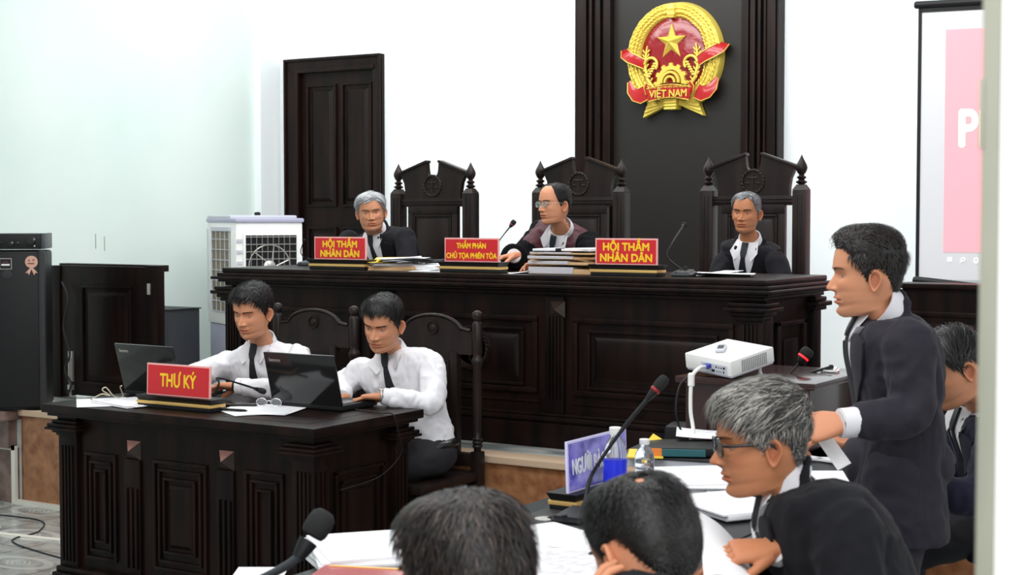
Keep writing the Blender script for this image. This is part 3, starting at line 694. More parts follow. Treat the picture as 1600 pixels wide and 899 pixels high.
mic('black gooseneck microphone leaning over the papers behind the secretary nameplate', (-4.50,4.80,SZ), [(-4.50,4.81,.83),(-4.47,4.82,.90),atZ(340,591,.92),atZ(375,600,.885),atZ(403,609,.865)], .012, .045, (.06,.05,.03), False, .004, basem='black')
mic('long black gooseneck microphone rising beside the purple nameplate', (-2.06,3.66,TZ), [(-2.06,3.67,.79),at(921,752,4.30),at(937,722,4.30),at(975,668,4.30),at(1022,612,4.30)], .016, .055, (.075,.06,.04), True, .0055, basem='black')
mic('blurred dark microphone in the lower left foreground beside the stack of papers', (-2.02,2.12,TZ), [(-2.02,2.14,.79),(-2.05,2.2,.85),at(452,882,2.85),at(482,846,2.85)], .024, .065, (.07,.06,.04), False, .009, basem='black', neckm='micgrey')
mic('black microphone with red ring on the maroon stand beside the projector', (-2.03,5.50,1.02), [(-2.03,5.50,1.04),at(1232,592,5.72),at(1244,573,5.72),at(1254,560,5.72)], .024, .045, (.035,.03,.02), 2, .004, basem='chrome')

# ---- paper helpers
def sheet(b, p, rz, w=.21, l=.297, z=0, bend=0, seed=0, n=8, th=.0006):
    """one sheet centred at p, slightly curled"""
    rr = random.Random(seed); c, s_ = math.cos(rz), math.sin(rz); P = []
    a0 = rr.uniform(0, 6.28)
    for i in range(n+1):
        row = []
        for j in range(n+1):
            u, v = i/n-.5, j/n-.5
            zz = z+bend*((u*math.cos(a0)+v*math.sin(a0)+.5)**2 if (u*math.cos(a0)+v*math.sin(a0)+.5) > 0 else 0)
            row.append(Vector((p[0]+u*w*c-v*l*s_, p[1]+u*w*s_+v*l*c, p[2]+zz)))
        P.append(row)
    b.grid(P); b.grid([[q+Vector((0,0,th)) for q in r] for r in P])
def stack(b, p, rz, w, l, h, n=6, jit=.006, seed=1, spread=.05):
    """pile of paper blocks of total height h"""
    rr = random.Random(seed)
    for i in range(n):
        mt = Matrix.Translation((p[0]+rr.uniform(-jit,jit), p[1]+rr.uniform(-jit,jit), p[2]+h*i/n)) @ Matrix.Rotation(rz+rr.uniform(-spread,spread),4,'Z')
        b.box(-w/2, w/2, -l/2, l/2, .0004, h/n, 0, mt)
def paper_thing(label, b, p, m='paper', cat='papers', name='paper_sheets', group=None):
    o = b.build(name, m, None, None); origin(o, p); return tag(o, label, cat, group)
def one_sheet(label, p, rz, w=.21, l=.297, bend=0, seed=0, m='paper', group=None, name='paper_sheet'):
    b = MB(); sheet(b, p, rz, w, l, .0005, bend, seed); return paper_thing(label, b, p, m, 'paper', name, group)

# judges bench papers
pc = Vector((-4.62,6.36,BZ))
t = thing('case_file_pile', 'fanned pile of white papers in yellow folders beside the left nameplate', 'papers', pc)
b = MB(); stack(b, pc, R(12), .26, .30, .022, 3, .01, 3, .1); b.build('folder', 'kraft', t)
b = MB(); stack(b, pc+Vector((-.03,-.02,.022)), R(20), .22, .28, .014, 3, .012, 5, .15); b.build('page_block', 'pageedge', t)
b = MB(); sheet(b, pc+Vector((-.05,-.03,.040)), R(28), .22, .3, 0, .02, 3); b.build('yellow_cover', 'yellowpaper', t)
b = MB()
for k in range(7): sheet(b, pc+Vector((-.03+.018*k, .0-.004*k, .043+.003*(k%3))), R(30+9*k), .21, .29, 0, .014, k)
b.build('loose_sheets', 'paper', t)
one_sheet('single white sheet lying between the paper pile and the middle nameplate', (-4.40,6.32,BZ), R(20), bend=.02, seed=4)
b = MB(); stack(b, (-4.44,6.40,BZ+.001), R(-8), .21, .28, .03, 5, .012, 9, .2)
paper_thing('thick pile of white papers left of the middle nameplate', b, (-4.44,6.40,BZ))
# brown folders by the right nameplate
fc = Vector((-3.625,6.34,BZ))
fol = [(.0,.0,.048,0,'page'),(.005,.01,.0,6,''),(-.01,.0,.030,-4,''),(.0,.01,.022,5,''),(.01,-.01,.020,-3,'')]
z = 0
specs = [('thick case file with grey page edges at the bottom of the pile on the bench',.040,R(4),(.0,.0)),
         ('brown paper folder resting on the thick case file',.022,R(-6),(.0,.0)),
         ('brown paper folder in the middle of the pile on the bench',.019,R(8),(-.012,.005)),
         ('brown paper folder near the top of the pile on the bench',.013,R(-3),(.01,.0)),]
for i, (lab, h, rz, (ox, oy)) in enumerate(specs):
    t = thing('case_file', lab, 'folder', fc+Vector((ox,oy,z)), rz, 'case files stacked in front of the middle judge')
    b = MB(); w_, l_ = .33, .24
    P = []
    for k in range(13):
        u = k/12-.5; edge = .5-abs(u); sag = h*(1-.35*math.exp(-(edge/.06))) if u > 0 else h
        P.append([Vector((u*w_, v*l_, .003+.92*sag+.002*math.sin(9*u+i))) for v in (-.5,.5)])
    b.grid(P); b.grid([[q+Vector((0,0,.004)) for q in r] for r in P]); b.box(-w_/2, w_/2, -l_/2, l_/2, 0, .003)
    b.box(w_/2-.10, w_/2+.012, -l_/2-.004, l_/2, .001, h*.66, .004)
    b.build('cover', 'kraft', t, 40, False)
    b = MB(); b.box(-w_/2-.004, w_/2-.10, -l_/2-.006, l_/2-.01, .003, h*.86, .002); b.build('page_block', 'pageedge', t, None, False)
    z += h+.004
b = MB(); b.box(-.14,.05,-.11,.10,.0,.010,.001, Matrix.Translation(fc+Vector((-.01,-.01,z))) @ Matrix.Rotation(R(5),4,'Z'))
paper_thing('white document with a dark band on top of the folder pile', b, fc+Vector((0,0,z)), 'paper', 'document', 'bound_document')
b = MB(); b.box(-.015,.015,-.112,.102,.0,.0125,.001, Matrix.Translation(fc+Vector((-.015,-.01,z))) @ Matrix.Rotation(R(5),4,'Z'))
o = b.build('dark_band', 'black', bpy.data.objects['bound_document'], None)
b = MB(); stack(b, fc+Vector((.10,.0,z)), R(-14), .20, .22, .012, 2, .006, 3, .1); paper_thing('white sheets at the right on top of the folder pile', b, fc+Vector((.12,0,z)))
one_sheet('small white slip lying on the bench edge below the middle judge', (-3.86,6.24,BZ), R(35), .10, .16, .012, 2)
b = MB(); b.box(-.10,.10,-.07,.07,.0,.012,.002, Matrix.Translation((-2.99+.11,6.42,BZ)) @ Matrix.Rotation(R(-12),4,'Z'))
paper_thing('black notebook on the bench in front of the right judge', b, (-2.88,6.42,BZ), 'black', 'notebook', 'notebook')
one_sheet('white sheet on the black notebook in front of the right judge', (-2.86,6.40,BZ+.012), R(-70), .18, .26, .006, 6)
one_sheet('white sheet under the notebook edge beside the right microphone', (-2.98,6.47,BZ+.001), R(-40), .2, .27, .02, 8)

# secretary desk things
one_sheet('white sheet at the left corner of the secretary desk', (-5.00,4.66,SZ), R(48), .21, .30, .002, 1)
b = MB(); stack(b, (-4.86,4.70,SZ+.001), R(78), .20, .29, .008, 4, .012, 4, .12); paper_thing('thin pile of white paper beside the secretary nameplate', b, (-4.86,4.70,SZ))
b = MB()
for k in range(4): sheet(b, (-4.27+.03*k,4.78+.02*k,SZ+.001*k), R(60-14*k), .21, .297, .0005, .003, k)
paper_thing('loose white sheets between the secretary nameplate and the open laptop', b, (-4.25,4.82,SZ))
def laptop(label, px_l, hinge, rz, lid_ang=100, w=.37, d=.245, logo=True):
    t = thing('laptop', label, 'laptop', hinge, rz, 'black laptops on the secretary desk')
    b = MB(); b.box(-w/2, w/2, .0, d, .003, .026, .004); b.build('base', 'black', t, 30, False)
    b = MB()
    for i in range(13):
        for j in range(5): b.box(-w/2+.028+i*.0245, -w/2+.049+i*.0245, .05+j*.021, .068+j*.021, .026, .029)
    b.build('keyboard', 'blackgloss', t, None, False)
    b = MB(); b.box(-w*.14,w*.14,.165,.225,.0262,.0268); b.build('touchpad', 'grille', t, None, False)
    K = Matrix.Translation((0,.004,.022)) @ Matrix.Rotation(R(-(lid_ang-90)),4,'X').inverted()
    b = MB(); b.box(-w/2, w/2, -.006, .004, .0, .222, .004, K); l = b.build('lid', 'blackgloss', t, 30, False)
    b = MB(); b.box(-w/2+.012, w/2-.012, .004, .0045, .02, .205, 0, K); l.name; b.build('screen', 'grille', t, None, False)
    me = text_mesh('lenovo', .022, bold=.0006, depth=.0003); me.transform(K @ facing((-w/2+.055,-.0065,.19), (1,0,0))); link('logo', me, 'silver', t, None, False, False)
    return t
laptop('open black laptop at the right end of the secretary desk, seen from the back', 0, (-4.105,4.955,SZ), R(1), 105)
laptop('open black laptop behind the left of the desk nameplate, seen from the back', 0, (-4.965,4.93,SZ), R(-3), 105, .375)
def cord(label, pts, r=.0025, m='cord', name='cord', cat='cord'):
    P = [Vector(p) for p in pts]; Q = []
    for i in range(len(P)-1):
        p0, p1, p2, p3 = P[max(i-1,0)], P[i], P[i+1], P[min(i+2,len(P)-1)]
        for k in range(8):
            u = k/8; Q.append(.5*((2*p1)+(p2-p0)*u+(2*p0-5*p1+4*p2-p3)*u*u+(3*p1-p0-3*p2+p3)*u**3))
    Q.append(P[-1]); b = MB(); b.tube(Q, r, 8); o = b.build(name, m, None, 60); origin(o, P[0]); return tag(o, label, cat)
cord('tangled cream cord lying behind the papers on the secretary desk', [atZ(142,624,.803),atZ(150,620,.83),atZ(160,616,.845),atZ(172,618,.83),atZ(160,610,.86),atZ(166,606,.87),atZ(178,619,.82),atZ(192,620,.805),atZ(188,606,.85),atZ(190,603,.87)], .0028)
cord('black laptop cable hanging over the right edge of the secretary desk', [(-3.90,5.02,.806),(-3.82,5.0,.806),(-3.74,4.98,.806),(-3.692,5.0,.80),(-3.68,5.02,.72),(-3.70,5.06,.63),(-3.73,4.95,.55),(-3.745,4.72,.53)], .003, 'black', 'laptop_cable', 'cable')
cord('thin grey wire lying on the tiled floor left of the desk', [(-7.2,5.25,.004),(-6.9,5.42,.004),(-6.4,5.5,.004),(-6.15,5.3,.004),(-6.05,5.05,.004),(-5.4,4.9,.004)], .004, 'grille', 'wire', 'wire')
b = MB(); b.box(-.075,.075,-.036,.036,0,.009,.003, Matrix.Translation((-4.405,4.885,SZ+.004)) @ Matrix.Rotation(R(25),4,'Z'))
tag(origin(b.build('smartphone', 'blackgloss', None, 30), (-4.405,4.885,SZ+.004)), 'dark smartphone lying behind the secretary nameplate', 'phone')
t = thing('pen', 'dark pen lying on the white sheets beside the desk nameplate', 'pen', (-4.30,4.72,SZ+.009), R(8))
b = MB(); b.tube([(-.07,0,0),(.055,0,0),(.07,0,0)], [.0055,.0055,.001], 10); b.build('barrel', 'black', t, 60, False)
b = MB(); b.box(-.068,-.03,-.001,.001,.005,.0085); b.build('clip', 'silver', t, None, False)
t = thing('eyeglasses', 'folded eyeglasses standing on the papers by the open laptop', 'glasses', (-4.265,4.90,SZ+.004), R(20))
for s in (-1,1):
    b = MB(); b.tube([Vector((s*.032+.024*math.cos(a),0,.020+.017*math.sin(a))) for a in [R(k) for k in range(0,361,24)]], .0018, 6); b.build('rim', 'chrome', t, 60, False)
    b = MB(); b.lathe([(.0225,-.0004),(.0225,.0004)], 20, Matrix.Translation((s*.032,0,.020)) @ Matrix.Diagonal((1,1,.72,1)) @ Matrix.Rotation(R(90),4,'X')); b.build('lens', 'glass', t, None, False)
    b = MB(); b.tube([(s*.056,0,.024),(s*.058,.05,.022),(s*.05,.12,.012)], .0018, 6); b.build('temple', 'chrome', t, 60, False)
b = MB(); b.tube([(-.009,0,.024),(0,0,.028),(.009,0,.024)], .0018, 6); b.build('bridge', 'chrome', t, 60, False)

# ---- left side: rack, gate, cabinet, cooler
rc = at(71,640,8.53); RR = R(42); RX = Matrix.Rotation(R(90),4,'X'); RW = .34
t = thing('equipment_rack', 'black equipment cabinet with two stickers standing on the platform at the left', 'cabinet', (rc.x,rc.y,PZ), RR)
b = MB(); b.box(-RW,.0,.012,.40,.0,.885,.018); b.build('body', 'black', t, 40, False)
b = MB(); b.box(-RW+.004,-.028,-.004,.014,.02,.87,.006); b.build('front_door', 'black', t, 40, False)
b = MB(); b.box(-.03,.006,-.008,.05,.0,.89,.014); b.build('corner_trim', 'grille', t, 40, False)
cx_, cz_ = -.063, .825
b = MB(); b.lathe([(.034,0),(.034,.003)], 28, Matrix.Translation((cx_,-.004,cz_)) @ RX)
for s in (-1,1): b.prism([(cx_+s*.004,cz_-.03),(cx_+s*.034,cz_-.062),(cx_+s*.020,cz_-.060),(cx_+s*.014,cz_-.074),(cx_-s*.002,cz_-.036)][::s], -.008, -.004)
st = b.build('round_sticker', 'sticker', t, None, False)
b = MB(); b.box(cx_-.020,cx_+.015,-.0085,-.007,cz_-.012,cz_-.006); b.ball((cx_-.013,-.0075,cz_+.008),.005,8,(1,.2,1)); b.ball((cx_+.011,-.0075,cz_+.01),.005,8,(1,.2,1)); b.build('sticker_print', 'redbrown', st, None, False)
cx_, cz_ = -.200, .815
b = MB(); b.box(cx_-.032,cx_+.032,-.0065,-.004,cz_-.030,cz_+.030); lg = b.build('label_plate', 'silver', t, None, False)
b = MB(); b.box(cx_-.029,cx_+.029,-.008,-.006,cz_-.027,cz_+.027); b.build('label_face', 'black', lg, None, False)
b = MB(); b.box(cx_-.022,cx_+.022,-.009,-.0078,cz_-.010,cz_-.001); b.build('label_line', 'white', lg, None, False)
b = MB(); b.box(cx_-.014,cx_+.014,-.009,-.0078,cz_+.007,cz_+.012); b.build('label_line', 'redbrown', lg, None, False)
b = MB(); b.lathe([(.026,0),(.026,.004),(.010,.006)], 24, Matrix.Translation((-.193,-.004,.755)) @ RX); b.build('lock', 'grille', t, 40, False)
t = thing('amplifier', 'flat black amplifier with knobs on top of the black equipment cabinet', 'amplifier', (rc.x,rc.y,PZ+.892), RR)
b = MB(); b.box(-RW,-.012,.02,.36,.002,.088,.004); b.build('body', 'black', t, 30, False)
b = MB(); b.box(-.012,.006,.012,.36,.003,.09,.004); b.build('side_cheek', 'micgrey', t, 30, False)
for (kx_,kz_,r_) in ((-.065,.052,.026),(-.170,.034,.014),(-.235,.036,.011),(-.135,.036,.008)):
    b = MB(); b.lathe([(r_,0),(r_*.92,.018),(r_*.2,.02)], 20, Matrix.Translation((kx_,.02,kz_)) @ RX); b.build('knob', 'blackgloss', t, 40, False)
b = MB(); b.ball((-.048,.016,.020), .0045, 8); b.build('indicator', 'white', t, None, False)
t = thing('wooden_gate', 'dark wooden half-height gate panel with a metal hinge and bolt', 'gate', (-6.70,6.33,PZ))
b = MB(); b.box(-7.10,-6.40,6.31,6.345,PZ+.02,1.317,.003); panel_y(b,-6.925,-6.51,.62,1.205,6.31,.035,.012); b.build('leaf', 'wood', t, 30)
b = MB(); b.box(-6.40,-6.306,6.30,6.36,PZ,1.327,.003); b.box(-7.16,-6.33,6.35,6.42,1.29,1.327,.003); b.box(-7.17,-7.105,6.30,6.42,PZ,1.315,.003); b.build('frame', 'wood', t, 30)
c = atY(233,452,6.30); b = MB(); b.box(c.x-.012,c.x+.012,6.293,6.302,c.z-.032,c.z+.032,.002); b.tube([(c.x,6.294,c.z-.03),(c.x,6.294,c.z+.03)],.006,8); b.build('hinge', 'silver', t, 30)
c = atY(112,575,6.308); b = MB(); b.box(c.x-.018,c.x+.018,6.296,6.312,c.z-.08,c.z+.10,.002); b.tube([(c.x+.004,6.292,c.z-.17),(c.x+.004,6.292,c.z+.06)],.007,8); b.box(c.x-.02,c.x+.02,6.29,6.31,c.z-.13,c.z-.10,.003); b.build('bolt', 'silver', t, 30)
cord('black and grey cables hanging between the equipment cabinet and the gate', [(-7.06,6.28,1.22),(-7.00,6.27,1.12),(-7.04,6.27,.95),(-6.99,6.27,.80),(-7.03,6.27,.70),(-6.97,6.26,.62),(-7.0,6.26,.56)], .006, 'grille', 'cable', 'cable')
t = thing('storage_cabinet', 'low dark grey cabinet behind the wooden gate, against the teal wall', 'cabinet', (-7.63,7.6,PZ))
b = MB(); b.box(-7.90,-7.36,7.45,7.75,PZ,.978,.004); b.build('body', 'darkcab', t, 30)
b = MB(); b.box(-7.91,-7.35,7.44,7.76,.978,.986,.002); b.build('top', 'black', t, 30)
# evaporative cooler, turned towards the bench
p0 = at(368,345,10.35); a0 = YAW+R(31)
t = thing('air_cooler', 'tall white evaporative air cooler with grey top by the wall corner', 'air cooler', (p0.x,p0.y,PZ), a0)
W_, D_, H0, H1 = .49, .56, .33, 1.04
cb = (0, W_, 0, D_)
b = MB()   # body, in local x (front width), y (depth); near left corner at the origin
b.box(0, W_, 0, D_, H0, H1, .02); b.build('body', 'white', t, 40, False)
b = MB(); poly = [(0,1.04),(W_,1.04),(W_,1.062),(W_*.5,1.075),(0,1.085),(0,1.06)]
b.box(-.006,W_+.006,-.012,D_+.006,1.035,1.065,.012); b.build('top_panel', 'lilac', t, 40, False)
b = MB(); b.box(.0,W_,.10,D_,1.06,1.085,.012); b.build('control_deck', 'offwhite', t, 40, False)
b = MB(); b.lathe([(.022,1.083),(.02,1.105),(.006,1.108)], 18, Matrix.Translation((W_*.45,.16,0))); b.build('knob', 'black', t, 40, False)
b = MB(); b.box(.012,W_-.012,.012,D_-.012,.05,H0,.01); b.build('water_tank', 'lilac', t, 40, False)
for (wx,wy) in ((.06,.06),(W_-.06,.06),(.06,D_-.06),(W_-.06,D_-.06)):
    b = MB(); b.tube([(wx-.012,wy,.026),(wx+.012,wy,.026)],.026,14); b.build('castor', 'black', t, 40, False)
b = MB(); b.box(.05,W_-.04,-.014,.002,.50,.965,.004); b.box(.065,W_-.055,-.016,.002,.515,.95); fr = b.build('grille_frame', 'white', t, 30, False)
b = MB(); b.box(.066,W_-.056,-.017,-.0155,.516,.949); b.build('grille_back', 'black', t, None, False)
b = MB(); cx_, cz_ = W_*.48, .735
for k in range(9): b.box(.066,W_-.056,-.026,-.0175,.535+.05*k,.540+.05*k)
for k in range(8): b.box(.10+.04*k,.103+.04*k,-.024,-.0175,.516,.949)
b.build('louvre', 'silver', t, None, False)
b = MB(); b.tube([(cx_+.15*math.cos(R(q)),-.0185,cz_+.15*math.sin(R(q))) for q in range(0,361,15)], .005, 6)
b.lathe([(.045,0),(.04,.006)], 20, Matrix.Translation((cx_,-.018,cz_)) @ RX)
for q in range(0,360,60): b.tube([(cx_+.04*math.cos(R(q)),-.0185,cz_+.04*math.sin(R(q))),(cx_+.15*math.cos(R(q+18)),-.0185,cz_+.15*math.sin(R(q+18)))], .005, 6)
b.build('fan', 'silver', t, 60, False)
b = MB()
for k in range(5): b.box(.008,.045,-.007,.003,.60+.075*k,.625+.075*k,.003)
b.build('vent_cap', 'offwhite', t, None, False)
# side pad on the left face (x=0)
b = MB(); b.box(-.006,.004,.10,D_-.12,.42,.99,.002); b.build('side_pad', 'mesh_pad', t, None, False)
b = MB()
for k in range(9): b.box(-.011,-.005,.10,D_-.12,.42+.071*k,.425+.071*k)
for k in range(6): b.box(-.011,-.005,.10+.085*k,.105+.085*k,.42,.99)
b.build('side_grid', 'offwhite', t, None, False)
b = MB(); b.box(-.014,.002,.09,D_-.11,.975,1.005,.003); b.build('pad_latch', 'offwhite', t, None, False)

# ---- right side: screen and rail
sp = atY(1437,9,8.85); sa = R(8)
t = thing('projection_screen', 'large white projection screen showing a pink slide on the right wall side', 'screen', (sp.x,sp.y,1.24), sa)
b = MB(); b.box(0,1.9,0,.004,0,1.575); b.build('fabric', 'screen', t, None, False)
b = MB(); b.box(-.006,.014,-.004,.008,-.0,1.575); b.build('black_border', 'black', t, None, False)
b = MB(); b.box(0.0,1.9,-.004,.008,1.545,1.575); b.build('black_border', 'black', t, None, False)
b = MB(); b.tube([(-.03,0,1.59),(-.02,0,1.59),(1.95,0,1.59)],[.016,.022,.022],14); b.build('top_bar', 'black', t, 60, False)
b = MB(); b.box(.15,1.7,-.003,0,.16,1.44); b.build('projected_slide', 'screenpink', t, None, False)
me = text_mesh('PH', .30, bold=.008, align='LEFT', sx=.75, depth=.0004); me.transform(facing((.22,-.004,.86),(1,0,0))); link('projected_text', me, 'screentext', t, None, False, False)
b = MB()
for (x0,z0) in ((.175,.105),(.188,.105),(.175,.118),(.188,.118)): b.box(x0,x0+.011,-.004,-.001,z0,z0+.011)
b.tube([(.262+.010*math.cos(R(q)),-.003,.118+.010*math.sin(R(q))) for q in range(0,361,30)],.002,6); b.tube([(.254,-.003,.110),(.246,-.003,.100)],.002,6)
b.tube([(.335+.011*math.cos(R(q)),-.003,.112+.014*math.sin(R(q))) for q in range(0,361,30)],.0028,6)
b.build('taskbar_icons', 'screenwhite', t, None, False)
a_, c_ = at(1427,438,8.55), at(1600,458,8.25)
b = MB(); b.tube([a_, a_.lerp(c_,.02), c_], [.018,.024,.024], 14); tag(origin(b.build('screen_weight_bar','black',None,60), a_), 'thick black tube lying behind the dark wooden rail below the screen', 'tube')
t = thing('wooden_stand', 'dark panelled wooden stand below the projection screen, right of the standing man', 'stand', (-1.9,7.7,PZ))
b = MB(); b.box(-2.43,-1.2,7.6,7.64,PZ,1.245); panel_y(b,-2.38,-1.92,.75,1.13,7.6,.05,.012); panel_y(b,-1.88,-1.3,.75,1.13,7.6,.05,.012); b.build('front_panel','wood',t,30)
b = MB(); b.box(-2.46,-1.17,7.57,7.76,1.245,1.27,.004); b.build('top','wood',t,30)
for x_ in (-2.43,-1.24): b = MB(); b.box(x_,x_+.04,7.64,7.74,PZ,1.245); b.build('side_panel','wood',t,30)

# ================================================================ DEFENCE TABLE AND PROJECTOR
t = thing('defence_table', 'long dark table with black top covered with papers, in front of the lawyers', 'table', (-1.92,3.2,0))
b = MB(); b.box(-2.335,-1.50,.9,5.02,.725,.76,.005); b.build('table_top','tablecloth',t,30)
b = MB(); b.box(-2.30,-2.27,.95,4.98,0,.725)
for k in range(5): panel_y
for (y0,y1) in ((1.0,1.9),(2.0,2.9),(3.0,3.9),(4.0,4.9)):
    for (a0,a1,c0,c1) in ((y0,y1,.60,.62),(y0,y1,.12,.14),(y0,y0+.02,.14,.60),(y1-.02,y1,.14,.60)): b.box(-2.31,-2.29,a0,a1,c0,c1,.003)
b.build('front_panel','wood',t,30)
for y_ in (.95,4.94): b = MB(); b.box(-2.28,-1.6,y_,y_+.04,0,.725); b.build('side_panel','wood',t,30)
b = MB(); b.box(-2.24,-1.6,3.45,3.99,.7605,.764,.001); b.build('desk_pad','grille',t,30)
def bottle(label, p, h, r, group='water bottles on the defence table', film=False):
    t = thing('water_bottle', label, 'bottle', p, 0, group)
    b = MB(); pr = [(r*.3,.004),(r*.85,0),(r,.01)]
    for k in range(5): z0 = h*.12+h*.11*k; pr += [(r,z0),(r*.94,z0+h*.03),(r,z0+h*.06)]
    pr += [(r,h*.66),(r*.93,h*.74),(r*.66,h*.84),(r*.42,h*.89),(r*.42,h*.93)]
    b.lathe(pr, 24); b.build('bottle_body','glass',t,60,False)
    b = MB(); b.lathe([(r*.5,h*.91),(r*.52,h*.92),(r*.52,h*.995),(r*.46,h)], 24); b.build('cap','white',t,40,False)
    if film: b = MB(); b.lathe([(r*1.01,h*.24),(r*1.015,h*.25),(r*1.015,h*.60),(r*1.01,h*.61)], 24, closed=False); b.build('label_film','bluefilm',t,60,False)
bottle('taller water bottle with blue label behind the purple nameplate', (-2.085,3.90,TZ), .235, .034, film=True)
bottle('shorter clear water bottle right of the one with the blue label', (-2.085,4.085,TZ), .178, .030)
b = MB()
o = None
# papers on the defence table
c1 = Vector((-2.02,2.98,TZ)); b = MB(); stack(b, atZ(572,875,TZ+.02)+Vector((0,0,-.02)), R(50), .24, .30, .055, 9, .012, 2, .12)
o = paper_thing('tall pile of white papers in the foreground at the near end of the table', b, atZ(572,875,TZ))
q = atZ(570,893,.80); t = thing('red_folder', 'red folder with a gold edge lying before the tall pile of white papers', 'folder', q, R(20))
b = MB(); b.box(-.10,.10,-.15,.02,-.010,.006,.002); b.build('cover','ribbon',t,None,False); b = MB(); b.tube([(-.085,.008,.0065),(.085,.008,.0065)],.0025,6); b.build('gold_line','goldstrip',t,None,False)
one_sheet('white sheet sticking out over the table edge at the bottom of the frame', (-2.385,2.70,.763), R(30), .12, .12, .006, 3)
one_sheet('white sheet in front of the purple nameplate, left of the bald spotted head', atZ(865,838,TZ+.005), R(65), .21, .30, .006, 5)
b = MB(); sheet(b, atZ(858,884,TZ+.014), R(30), .22, .31, 0, .010, 2); paper_thing('printed page lying between the two nearest heads', b, atZ(850,880,TZ), 'printed', 'paper', 'printed_page')
b = MB(); stack(b, atZ(905,872,TZ+.0008), R(72), .19, .29, .012, 4, .01, 8, .1); paper_thing('white pages under the printed page beside the nearest balding head', b, atZ(905,872,TZ))
one_sheet('white sheet partly tucked under the loose pages by the microphone base', atZ(925,847,TZ+.004), R(20), .15, .21, .003, 7)
b = MB(); b.tube([Vector((.03*math.cos(R(a)),.0,0))+atZ(857,811,TZ+.004) for a in range(0,1)] + [atZ(857,811,TZ+.004), atZ(880,806,TZ+.02), atZ(905,803,TZ+.01)], .006, 8)
tag(origin(b.build('sunglasses_case','black',None,60), atZ(880,808,TZ)), 'small dark object lying on the desk pad by the microphone base', 'case')
b = MB(); b.lathe([(.03,0),(.03,.003)], 24, Matrix.Translation(atZ(852,812,TZ+.004))); tag(origin(b.build('compact_disc','silver',None,40), atZ(852,812,TZ+.004)), 'silver disc lying on the dark desk pad below the purple nameplate', 'disc')
for i, (px, py, rz, lab) in enumerate(((1090,745,35,'white sheets spread in front of the man with glasses, upper layer'),(1130,760,60,'white sheets with a yellow slip below the chin of the man with glasses'))):
    b = MB(); p = atZ(px,py,TZ+.03*(1-i)+.004)
    stack(b, p+Vector((0,0,-.02 if i == 0 else -.003)), R(rz), .24, .34, .022, 5, .02, 11+i, .25); paper_thing(lab, b, p)
b = MB(); p = atZ(1140,790,TZ+.02); stack(b, p+Vector((0,0,-.01)), R(58), .23, .32, .02, 4, .008, 21, .06); paper_thing('thick white document in front of the hand of the man with glasses', b, p)
b = MB(); b.box(-.13,.13,-.17,.17,0,.012,.002, Matrix.Translation(atZ(1140,797,TZ)) @ Matrix.Rotation(R(58),4,'Z')); tag(origin(b.build('document_tray','black',None), atZ(1140,797,TZ)), 'black document tray under the thick white document', 'tray')
one_sheet('small yellow slip on the white sheets under the glasses of the seated man', atZ(1098,748,TZ+.032), R(40), .06, .10, .002, 4, 'yellowpaper', None, 'yellow_slip')
t = thing('document_box', 'grey flat box file in front of the binders on the defence table', 'box', atZ(1045,722,TZ), R(10))
b = MB(); b.box(-.14,.20,-.15,.12,0,.03,.003); b.build('box_base','offwhite',t,30,False); b = MB(); b.box(-.145,.205,-.155,.125,.03,.038,.003); b.build('box_lid','grille',t,30,False)
p = atZ(1065,712,TZ+.04)
t = thing('ring_binder', 'black binder with yellow, orange and teal tabs lying on the grey box file', 'binder', p, R(25))
b = MB(); b.box(-.12,.20,-.05,.16,.004,.032,.004); b.build('cover','black',t,30,False)
b = MB(); b.box(-.18,-.06,-.08,.10,.0,.004); b.add([(-.15,.02,.004),(-.02,.14,.004),(-.10,.16,.05)], [(0,1,2)]); b.build('yellow_divider','yellowpaper',t,None,False)
b = MB(); b.box(-.10,-.065,-.055,.0,.004,.030,.001); b.build('orange_tab','orange',t,None,False)
b = MB(); b.box(-.065,.08,-.056,-.04,.004,.028,.001); b.build('teal_tab','teal',t,None,False)
t = thing('briefcase', 'black case lying behind the binder with a white sheet on it', 'case', atZ(1100,695,TZ), R(15))
b = MB(); b.box(-.14,.20,-.05,.10,.0,.07,.012); b.build('case_body','black',t,30,False); b = MB(); b.tube([(.02,-.05,.05),(.02,-.075,.055),(.10,-.075,.055),(.10,-.05,.05)],.006,8); b.build('handle','black',t,60,False)
one_sheet('white sheet lying on the black case beside the white projector cable', atZ(1095,680,.84), R(25), .17, .2, .01, 9)
p = Vector((-1.72,4.15,TZ))
for i,(px,py,rz) in enumerate(((1268,698,20),(1290,700,70))):
    b = MB(); stack(b, atZ(px,py+12,TZ+.004), R(rz), .2,.28,.012,3,.01,30+i,.1); paper_thing(('white pages on the table under the hands of the standing man','white pages at the table edge beside the standing man')[i], b, atZ(px,py+12,TZ))
for i,(px,py) in enumerate(((1322,752),)):
    b = MB(); stack(b, atZ(px,py,TZ+.002), R(30), .2,.26,.01,2,.01,40,.1); paper_thing('white paper on the table between the seated man with glasses and the standing man', b, atZ(px,py,TZ))
# projector stand
t = thing('projector_stand', 'maroon wooden stand under the white projector', 'stand', (-2.2,5.36,0))
b = MB(); b.box(-2.47,-1.93,5.08,5.66,.995,1.02,.006); b.build('stand_top','woodred',t,30)
b = MB(); b.box(-2.44,-1.96,5.11,5.63,.04,.995,.003)
for k in range(4): b.box(-2.40+.11*k,-2.35+.11*k,5.10,5.112,.12,.9,.002)
b.build('stand_body','woodred',t,30)
b = MB(); b.box(-2.46,-1.94,5.09,5.65,0,.05,.005); b.build('stand_foot','woodred',t,30)
